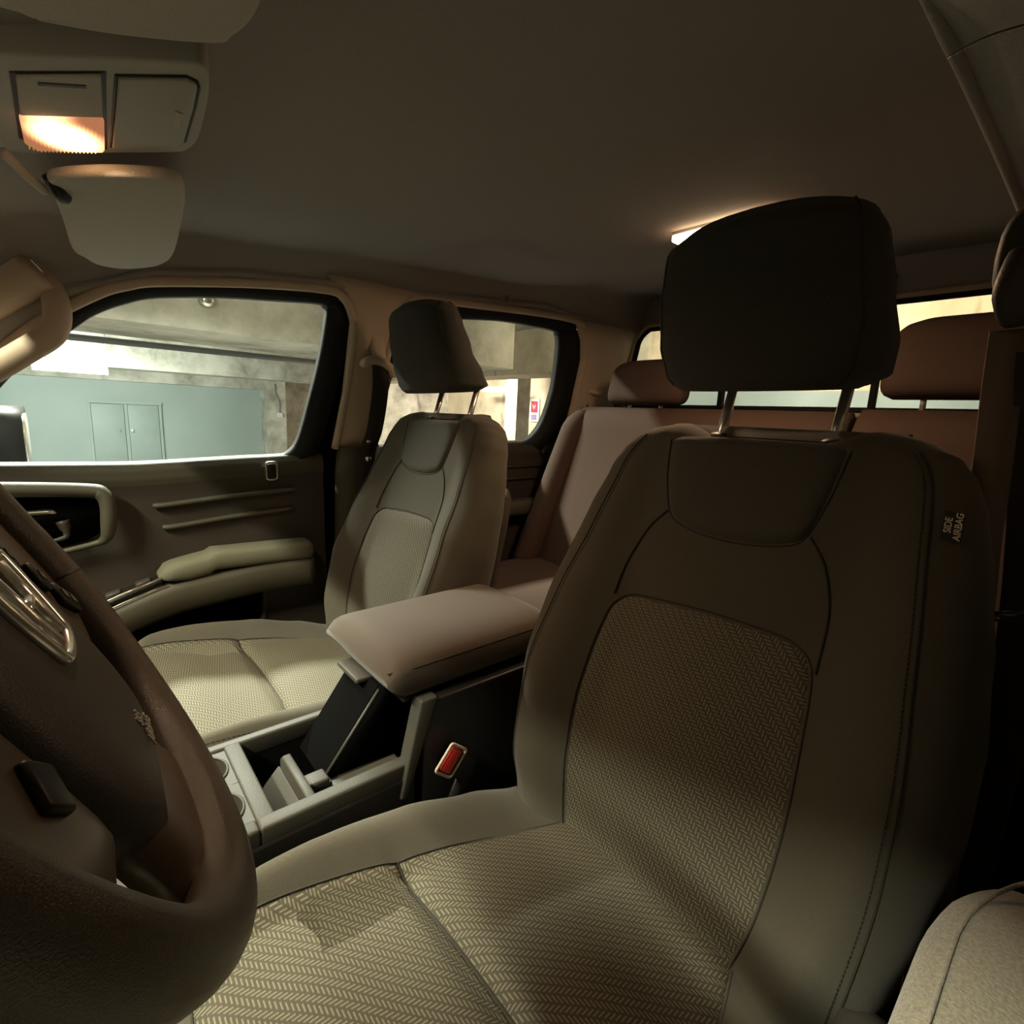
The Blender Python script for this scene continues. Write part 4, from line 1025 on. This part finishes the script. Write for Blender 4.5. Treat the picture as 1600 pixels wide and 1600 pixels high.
# emblem: chrome outline with an H inside it
em = [(-0.020, 0.018), (0.020, 0.018), (0.026, 0.012), (0.020, -0.014), (0.013, -0.022), (-0.013, -0.022), (-0.020, -0.014), (-0.026, 0.012)]
em = [(a*1.15, b*1.25 - 0.002) for a, b in em]
e_o = obj('emblem', *tube(smooth_path([WP(a, b - 0.004, 0.0125) for a, b in em], 4, True), 0.0030, 8, closed=True), M_['chrome'], pad_o)
for sg in (1, -1): obj('emblem_leg', *tube([WP(sg*0.015, 0.013, 0.0125), WP(sg*0.012, -0.004, 0.0125), WP(sg*0.012, -0.010, 0.0125), WP(sg*0.009, -0.028, 0.0125)], 0.0034, 8), M_['chrome'], e_o)
obj('emblem_bar', *tube([WP(-0.012, -0.007, 0.0125), WP(0.012, -0.007, 0.0125)], 0.003, 8), M_['chrome'], e_o)
text('pad_lettering', 'SRS\nAIRBAG', 0.0085, frame_mat(WP(0.004, -0.094, 0.0113), wu, wv), 1, M_['lampgrey'], pad_o)
obj('steering_column', *tube([WP(0, -0.02, -0.05), WP(0, -0.02, -0.12), WP(0, -0.03, -0.30)], [0.072, 0.065, 0.060], 24), M_['black_pl'], sw)

# ================================================================== ROOF FITTINGS
oc = thing('overhead_console', (0.07, -0.05, 1.24), 'grey overhead console with one lit map lamp and a closed storage lid, front of headliner', 'overhead lamp')
ZO = 1.238
def OP(x, y, z): return Vector((x, y, z))
def oplate(poly, z0, z1, bev): return prism([OP(x, y, z1) for x, y in poly], Vector((0, 0, z0-z1)), bev, 3)
hs = [(0.020, 0.034), (-0.018, -0.008), (-0.060, -0.055), (-0.100, -0.102), (-0.107, -0.116), (-0.094, -0.124), (-0.039, -0.132), (0.042, -0.138), (0.084, -0.133), (0.105, -0.118), (0.162, -0.066), (0.225, -0.008), (0.246, 0.020), (0.240, 0.042), (0.197, 0.056), (0.080, 0.052)]
hs = [(p.x, p.y) for p in smooth_path([(a, b, 0) for a, b in hs], 3, True)]
obj('housing', *oplate(hs, ZO, ZO+0.04, 0.003), M_['lampgrey'], oc)
# lens: unlit pale half towards the driver, ribbed lit half beyond it
obj('lens_recess', *oplate([(0.030, 0.013), (-0.036, -0.053), (0.148, -0.063), (0.206, -0.002), (0.192, 0.014)], ZO-0.0012, ZO+0.01, 0.0005), M_['black_pl'], oc)
un = obj('unlit_lens', *oplate([(0.029, 0.009), (-0.031, -0.050), (0.056, -0.055), (0.117, 0.010)], ZO-0.004, ZO, 0.0015), M_['visor'], oc)
obj('lens_slot', *oplate([(0.023, -0.006), (-0.005, -0.040), (0.001, -0.0405), (0.030, -0.006)], ZO-0.0048, ZO-0.0035, 0.0003), M_['black_pl'], un)
ll = obj('lit_lens', *oplate([(0.120, 0.011), (0.186, 0.010), (0.198, -0.002), (0.144, -0.059), (0.138, -0.060), (0.059, -0.056)], ZO-0.008, ZO, 0.003), M_['lens_lit'], oc)
for k in range(18):
    y = 0.006 - 0.0034*k
    obj('lens_rib', *tube([OP(0.064 + (y+0.056)*0.9, y, ZO-0.0083), OP(min(0.195, 0.142 + (y+0.059)*0.95), y, ZO-0.0083)], 0.0007, 5), M_['lens_lit'], ll)
lid = [(-0.036, -0.062), (-0.081, -0.109), (-0.080, -0.115), (-0.072, -0.118), (-0.031, -0.1215), (0.055, -0.126), (0.068, -0.122), (0.134, -0.067)]
ld = obj('storage_lid', *oplate(lid, ZO-0.004, ZO+0.005, 0.0015), M_['lampgrey'], oc)
obj('lid_latch', *oplate([(-0.018, -0.108), (0.016, -0.111), (0.014, -0.116), (-0.018, -0.1145)], ZO-0.0055, ZO-0.0035, 0.0005), M_['visor'], ld)
obj('lid_gap', *tube([OP(x, y, ZO-0.0005) for x, y in offset_poly(lid, 0.0015)], 0.0014, 6, closed=True), M_['black_pl'], oc)

def visor(name, poly, zf, label):
    v = thing(name, (sum(p[0] for p in poly)/len(poly), sum(p[1] for p in poly)/len(poly), 1.20), label, 'sun visor', 'sun visors')
    P = smooth_path([(a, b, 0) for a, b in poly], 4, True)
    obj('visor_board', *prism([Vector((p.x, p.y, zf(p.x) + 0.011)) for p in P], (0, 0, -0.015), 0.006, 4), M_['visor'], v)
    return v
pv = visor('sun_visor', [(0.215, -0.012), (0.155, -0.070), (0.125, -0.125), (0.166, -0.143), (0.30, -0.156), (0.428, -0.163), (0.490, -0.155), (0.530, -0.136), (0.568, -0.100), (0.566, -0.064), (0.535, -0.045), (0.502, -0.031), (0.366, -0.020), (0.254, -0.010)], lambda x: 1.228 - 0.07*x, 'pale grey passenger sun visor folded against the roof, below the lit map lamp')
obj('visor_arm', *tube(smooth_path([(0.205, 0.030, 1.222), (0.232, 0.014, 1.213), (0.262, -0.004, 1.206)], 4), 0.0055, 10), M_['visor'], pv)
obj('visor_clip', *tube(smooth_path([(0.235, -0.010, 1.218), (0.246, -0.016, 1.206), (0.262, -0.022, 1.204)], 4), 0.0085, 12), M_['black_pl'], pv)
dv = visor('sun_visor', [(-0.112, 0.060), (-0.108, 0.000), (-0.108, -0.012), (-0.135, -0.058), (-0.178, -0.112), (-0.197, -0.120), (-0.232, -0.126), (-0.300, -0.122), (-0.55, -0.11), (-0.565, -0.04), (-0.55, 0.04), (-0.30, 0.07)], lambda x: 1.231 + 0.05*x if x < -0.3 else 1.2215 + (x+0.3)*0.02, 'dark-shaded driver sun visor at the top left edge, above the lit map lamp')

# rear dome lamp, lit
dl = thing('dome_lamp', (-0.11, -1.0, 1.32), 'lit rear dome lamp on the headliner, mostly hidden behind the driver headrest', 'dome lamp')
zt = roof_z(-1.0) - 0.014
obj('housing', *box(-0.222, -0.002, -1.066, -1.000, zt+0.006, zt+0.03, 0.001), M_['lampgrey'], dl)
obj('lit_lens', *box(-0.222, -0.002, -1.066, -0.998, zt-0.006, zt+0.008, 0.003), M_['lens_dome'], dl)

# grab handle on the passenger A pillar
gh = thing('grab_handle', (0.66, 0.03, 1.0), 'beige grab handle on the passenger windscreen pillar, left edge', 'grab handle')
obj('grip', *tube(smooth_path([(0.655, 0.012, 1.160), (0.632, 0.000, 1.135), (0.612, -0.004, 1.100), (0.605, 0.006, 1.062), (0.612, 0.040, 1.030), (0.635, 0.115, 0.972), (0.655, 0.20, 0.915), (0.690, 0.25, 0.90)], 6), [0.020]*6 + [0.0185]*37, 14, sx=1.15), M_['beige'], gh)
# coat hook above the rear door
ch = thing('coat_hook', (0.60, -1.04, 1.28), 'small beige coat hook on the headliner above the rear passenger window', 'hook')
obj('hook_plate', *box(0.590, 0.604, -1.075, -1.015, 1.290, 1.315, 0.005), M_['headliner'], ch)
obj('hook', *tube(smooth_path([(0.592, -1.045, 1.308), (0.582, -1.045, 1.300), (0.582, -1.045, 1.293), (0.590, -1.045, 1.289)], 4), 0.0045, 8), M_['headliner'], ch)

# ================================================================== SEAT BELTS
def front_belt(sg, label, track):
    b = thing('seat_belt', (sg*0.64, -0.66, 0.85), label, 'seat belt', 'front seat belts')
    P = lambda x, y, z: Vector((sg*x, y, z))
    if sg > 0:
        obj('height_adjuster', *rot_box(P(0.628, -0.640, 1.118), (0.010, 0.018, 0.047), ry=16, bev=0.008), M_['beige'], b)
        obj('guide_ring', *tube(smooth_path([P(0.628, -0.600, 1.062), P(0.618, -0.607, 1.076), P(0.612, -0.64, 1.078), P(0.614, -0.672, 1.062), P(0.622, -0.684, 1.045)], 5), 0.0115, 10), M_['beige'], b)
        obj('webbing', *ribbon(smooth_path([P(0.615, -0.642, 1.07), P(0.628, -0.648, 1.0), P(0.655, -0.645, 0.90), P(0.680, -0.630, 0.80), P(0.70, -0.62, 0.5), P(0.71, -0.60, 0.1)], 6), (0, 1, 0.05), 0.046, 0.0016), M_['belt_dark'], b)
        obj('belt_stop', *tube([P(0.664, -0.628, 0.865), P(0.656, -0.628, 0.865)], 0.006, 10), M_['satin'], b)
        obj('height_knob', *tube([P(0.655, -0.62, 0.818), P(0.640, -0.62, 0.818)], 0.008, 10), M_['satin'], b)
    else:
        obj('height_adjuster', *loft([[Vector((-0.615 + (0.05)*c*k, -0.77 + 0.012*j, 1.135 + 0.062*math.copysign(abs(s)**0.7, s)*k)) for c, s in [(math.cos(2*math.pi*i/28), math.sin(2*math.pi*i/28)) for i in range(28)]] for j, k in ((0, 1.0), (1, 1.0), (2, 0.96), (2.5, 0.85))]), M_['grey_pl'], b)
        obj('guide_ring', *tube(smooth_path([(-0.588, -0.738, 1.135), (-0.590, -0.726, 1.115), (-0.592, -0.722, 1.09), (-0.596, -0.730, 1.062)], 5), [0.010, 0.011, 0.012, 0.013, 0.014, 0.015, 0.016, 0.017, 0.018, 0.018, 0.018, 0.017, 0.016, 0.014, 0.012, 0.008], 14, sy=0.7), M_['dark_pl'], b)
        pts = smooth_path([(-0.592, -0.735, 1.06), (-0.594, -0.742, 1.00), (-0.600, -0.738, 0.92), (-0.606, -0.724, 0.84), (-0.612, -0.715, 0.78), (-0.622, -0.70, 0.66), (-0.640, -0.66, 0.40), (-0.655, -0.62, 0.10)], 8)
        obj('webbing', *ribbon(pts, (0.80, 0.60, 0.0), 0.036, 0.0016), M_['belt'], b)
        obj('webbing_return', *ribbon(smooth_path([(-0.612, -0.752, 1.06), (-0.628, -0.768, 0.92), (-0.648, -0.78, 0.7), (-0.66, -0.78, 0.3)], 6), (0.80, 0.60, 0.0), 0.040, 0.0016), M_['belt_dark'], b)
    return b
front_belt(1, 'dark passenger seat belt hanging from a beige anchor on the pillar between the side windows', 0)
front_belt(-1, 'brown driver seat belt hanging from a dark pillar anchor at the right edge', 0)
rbelt = thing('rear_seat_belt', (0.66, -1.50, 0.9), 'rear passenger seat belt under a round beige guide beside the back window', 'seat belt')
obj('guide_knob', *tube([(0.665, -1.55, 1.085), (0.625, -1.535, 1.085)], [0.020, 0.016], 18), M_['beige'], rbelt)
obj('guide_ring', *tube(smooth_path([(0.645, -1.505, 1.062), (0.632, -1.515, 1.055), (0.630, -1.545, 1.050), (0.640, -1.575, 1.065)], 5), 0.009, 10), M_['beige'], rbelt)
obj('webbing', *ribbon(smooth_path([(0.640, -1.54, 1.055), (0.655, -1.525, 0.98), (0.675, -1.50, 0.86), (0.69, -1.44, 0.6)], 6), (0, 1, 0), 0.044, 0.0016), M_['belt_dark'], rbelt)

# passenger door mirror outside
dm = thing('door_mirror', (0.95, 0.17, 0.80), 'dark outside door mirror beyond the passenger window, left edge', 'mirror')
secs = []
for k, (dy, e) in enumerate(((-0.045, 1.0), (0.0, 1.0), (0.03, 1.02), (0.07, 0.95), (0.11, 0.75), (0.13, 0.45))):
    secs.append([(0.955 + 0.115*math.copysign(abs(math.cos(a))**0.5, math.cos(a))*e, 0.12 + dy, 0.845 + 0.078*math.copysign(abs(math.sin(a))**0.5, math.sin(a))*e) for a in [2*math.pi*i/32 for i in range(32)]])
obj('mirror_housing', *loft(secs), M_['black_pl'], dm)
obj('mirror_glass', *prism([(0.955 + 0.098*math.copysign(abs(math.cos(a))**0.5, math.cos(a)), 0.0745, 0.845 + 0.062*math.copysign(abs(math.sin(a))**0.5, math.sin(a))) for a in [2*math.pi*i/32 for i in range(32)]], (0, -0.002, 0)), M_['chrome'], dm)
obj('mirror_arm', *tube([(0.80, 0.16, 0.80), (0.90, 0.17, 0.81)], 0.028, 10), M_['black_pl'], dm)

# ================================================================== PARKING GARAGE OUTSIDE
GZ = -0.62
def gw(name, b, m): return struct(name, b, m)
gw('floor_garage', box(-8, 18, -16, 9, GZ-0.1, GZ), M_['gfloor'])
gw('ceiling_garage', box(-8, 18, -16, 9, 2.30, 2.40), M_['wall_c'])
gw('wall_far', box(12.0, 12.2, -3.35, 9, GZ, 1.32), M_['teal'])
gw('wall_far_upper', box(11.7, 12.2, -3.35, 9, 1.28, 2.3), M_['wall_c'])
gw('wall_side', box(12.9, 13.1, -16, -3.35, GZ, 2.3), M_['wall_c'])
gw('wall_front', box(-8, 18, 9, 9.2, GZ, 2.3), M_['wall_c'])
gw('wall_left', box(-8.2, -8, -16, 9.2, GZ, 2.3), M_['wall_c'])
gw('wall_rear', box(-8, 4.2, -5.6, -5.4, 1.32, 2.3), M_['wall_w'])
gw('wall_rear_dado', box(-8, 4.2, -5.62, -5.38, GZ, 1.32), M_['dado'])
gw('wall_rear_far', box(4.2, 14, -9.2, -9.0, GZ, 2.3), M_['wall_w'])
# beams
struct('beam_1', box(3.55, 4.6, -3.6, 9, 1.44, 2.30), M_['wall_c'])
struct('beam_2', box(9.6, 10.2, -4.4, 9, 1.42, 2.3), M_['wall_c'])
struct('beam_3', box(3.0, 13, -6.2, -5.6, 1.62, 2.3), M_['wall_w'])
struct('column_1', box(11.5, 12.1, -3.75, -3.35, GZ, 2.3), M_['wall_c'])
struct('column_2', box(8.3, 8.7, -8.2, -7.8, GZ, 2.3), M_['wall_c'])
struct('column_3', box(2.95, 3.15, -5.38, -5.1, GZ, 2.3), M_['wall_c'])
# double service doors in the teal wall
for i, (ya, yb) in enumerate(((-0.36, -0.86), (-0.92, -1.42))):
    d = thing('door_%d' % (5+i), (11.97, (ya+yb)/2, GZ), kind='structure')
    obj('door_leaf', *box(11.96, 12.0, yb, ya, GZ, 0.84, 0.008), M_['teal2'], d)
    obj('handle', *box(11.93, 11.96, (ya+0.03-0.45 if i == 0 else yb+0.42), (ya-0.42 if i == 0 else yb+0.47), 0.30, 0.36, 0.005), M_['satin'], d)
struct('trim_91', join(box(11.94, 12.0, -0.355, -0.31, GZ, 0.845), box(11.94, 12.0, -1.47, -1.425, GZ, 0.845), box(11.93, 12.0, -1.48, -0.30, 0.85, 0.90), box(11.945, 12.0, -0.915, -0.865, GZ, 0.845)), M_['teal'])
# pipes under the beam
tag(obj('ceiling_pipe', *tube([(5.3, 6, 1.60), (5.3, -3.55, 1.60)], 0.055, 12), M_['pipe']), 'thick grey pipe running under the garage ceiling, seen through the front passenger window', 'pipe', 'garage pipes')
tag(obj('ceiling_pipe', *tube([(6.6, 6, 1.56), (6.6, -3.55, 1.56)], 0.035, 12), M_['pipe']), 'thinner grey pipe behind the thick one in the garage, seen through the front passenger window', 'pipe', 'garage pipes')
tag(obj('ceiling_pipe', *tube([(4.3, -6.6, 1.72), (13, -6.6, 1.72)], 0.06, 12), M_['pipe']), 'grey pipe below the concrete beam seen through the rear passenger window', 'pipe', 'garage pipes')
def fixture(name, x, y, z, lx, ly, label):
    f = thing(name, (x, y, z), label, 'garage lamp', 'garage tube lamps')
    obj('housing', *(box(x-lx/2-0.04, x+lx/2+0.04, y-0.06, y+0.06, z, z+0.05, 0.01) if lx > ly else box(x-0.03, x+0.03, y-ly/2, y+ly/2, z+0.03, z+0.06, 0.01)), M_['sign_white'], f)
    if lx > ly: t = [(x-lx/2, y, z-0.03), (x+lx/2, y, z-0.03)]
    else: t = [(x, y-ly/2, z-0.03), (x, y+ly/2, z-0.03)]
    obj('lamp_tube', *tube(t, 0.035 if lx > ly else 0.085, 14), M_['tube'], f)
    for px, py in ((t[0][0], t[0][1]), (t[1][0], t[1][1])): obj('hanger_rod', *tube([(px, py, z+0.06), (px, py, 2.31)], 0.008, 6), M_['pipe'], f)
    return f
fixture('tube_lamp', 8.3, -0.10, 1.37, 0.30, 0.75, 'glowing tube lamp in the garage left of the service doors')
fixture('tube_lamp', 9.6, -8.3, 1.62, 1.2, 0.12, 'tube lamp by the far garage wall seen through the rear passenger window')
# sprinkler / convex fitting on the near beam
sp = thing('beam_fitting', (3.54, -0.82, 1.66), 'round pale fitting on the concrete beam, top of the front passenger window', 'fitting')
obj('disc', *tube([(3.55, -0.80, 1.64), (3.50, -0.80, 1.64), (3.49, -0.80, 1.64)], [0.052, 0.045, 0.02], 18), M_['satin'], sp)
# wall signs beyond the rear door window
sg_ = thing('wall_sign', (8.98, -8.9, 0.9), 'small dark red sign with white arrow, far wall beyond rear passenger window', 'sign')
obj('plate', *box(8.78, 9.12, -9.0, -8.96, 0.86, 1.42), M_['sign_white'], sg_, smooth=False)
obj('red_panel', *box(8.83, 9.07, -8.96, -8.95, 1.08, 1.36), M_['sign_red'], sg_, smooth=False)
obj('arrow', *prism([(8.90, -8.945, 1.24), (8.95, -8.945, 1.16), (9.00, -8.945, 1.24), (9.0, -8.945, 1.28), (8.95, -8.945, 1.20), (8.90, -8.945, 1.28)], (0, -0.005, 0)), M_['sign_white'], sg_, smooth=False)
obj('violet_panel', *box(8.85, 9.05, -8.96, -8.95, 0.90, 1.03), M_['sign_violet'], sg_, smooth=False)
le = thing('led_strip', (0.27, -5.37, 2.1), 'small panel of blue-violet light dots high on the garage wall seen through the back window', 'light panel')  # reflection in the rear glass, built as glowing dots on an added panel
obj('panel', *box(0.10, 0.46, -5.40, -5.385, 2.05, 2.24, 0.004), M_['wall_w'], le)
for r_ in range(2):
    for c_ in range(5 - r_):
        v, f = tube([(0.42-c_*0.07, -5.385, 2.205-r_*0.085), (0.42-c_*0.07, -5.378, 2.205-r_*0.085)], 0.021, 10); obj('light_dot', v, f, M_['led'], le, smooth=False)
jb = thing('wall_box', (11.48, -3.6, 0.5), 'small pale electric box with a conduit on the concrete column right of the teal wall', 'electric box')
obj('box', *box(11.44, 11.50, -3.66, -3.56, 0.70, 0.80, 0.01), M_['sign_white'], jb)
obj('conduit', *tube([(11.47, -3.60, 0.8), (11.47, -3.60, 1.05), (11.47, -3.52, 1.2), (11.47, -3.52, 1.42)], 0.012, 8), M_['pipe'], jb)
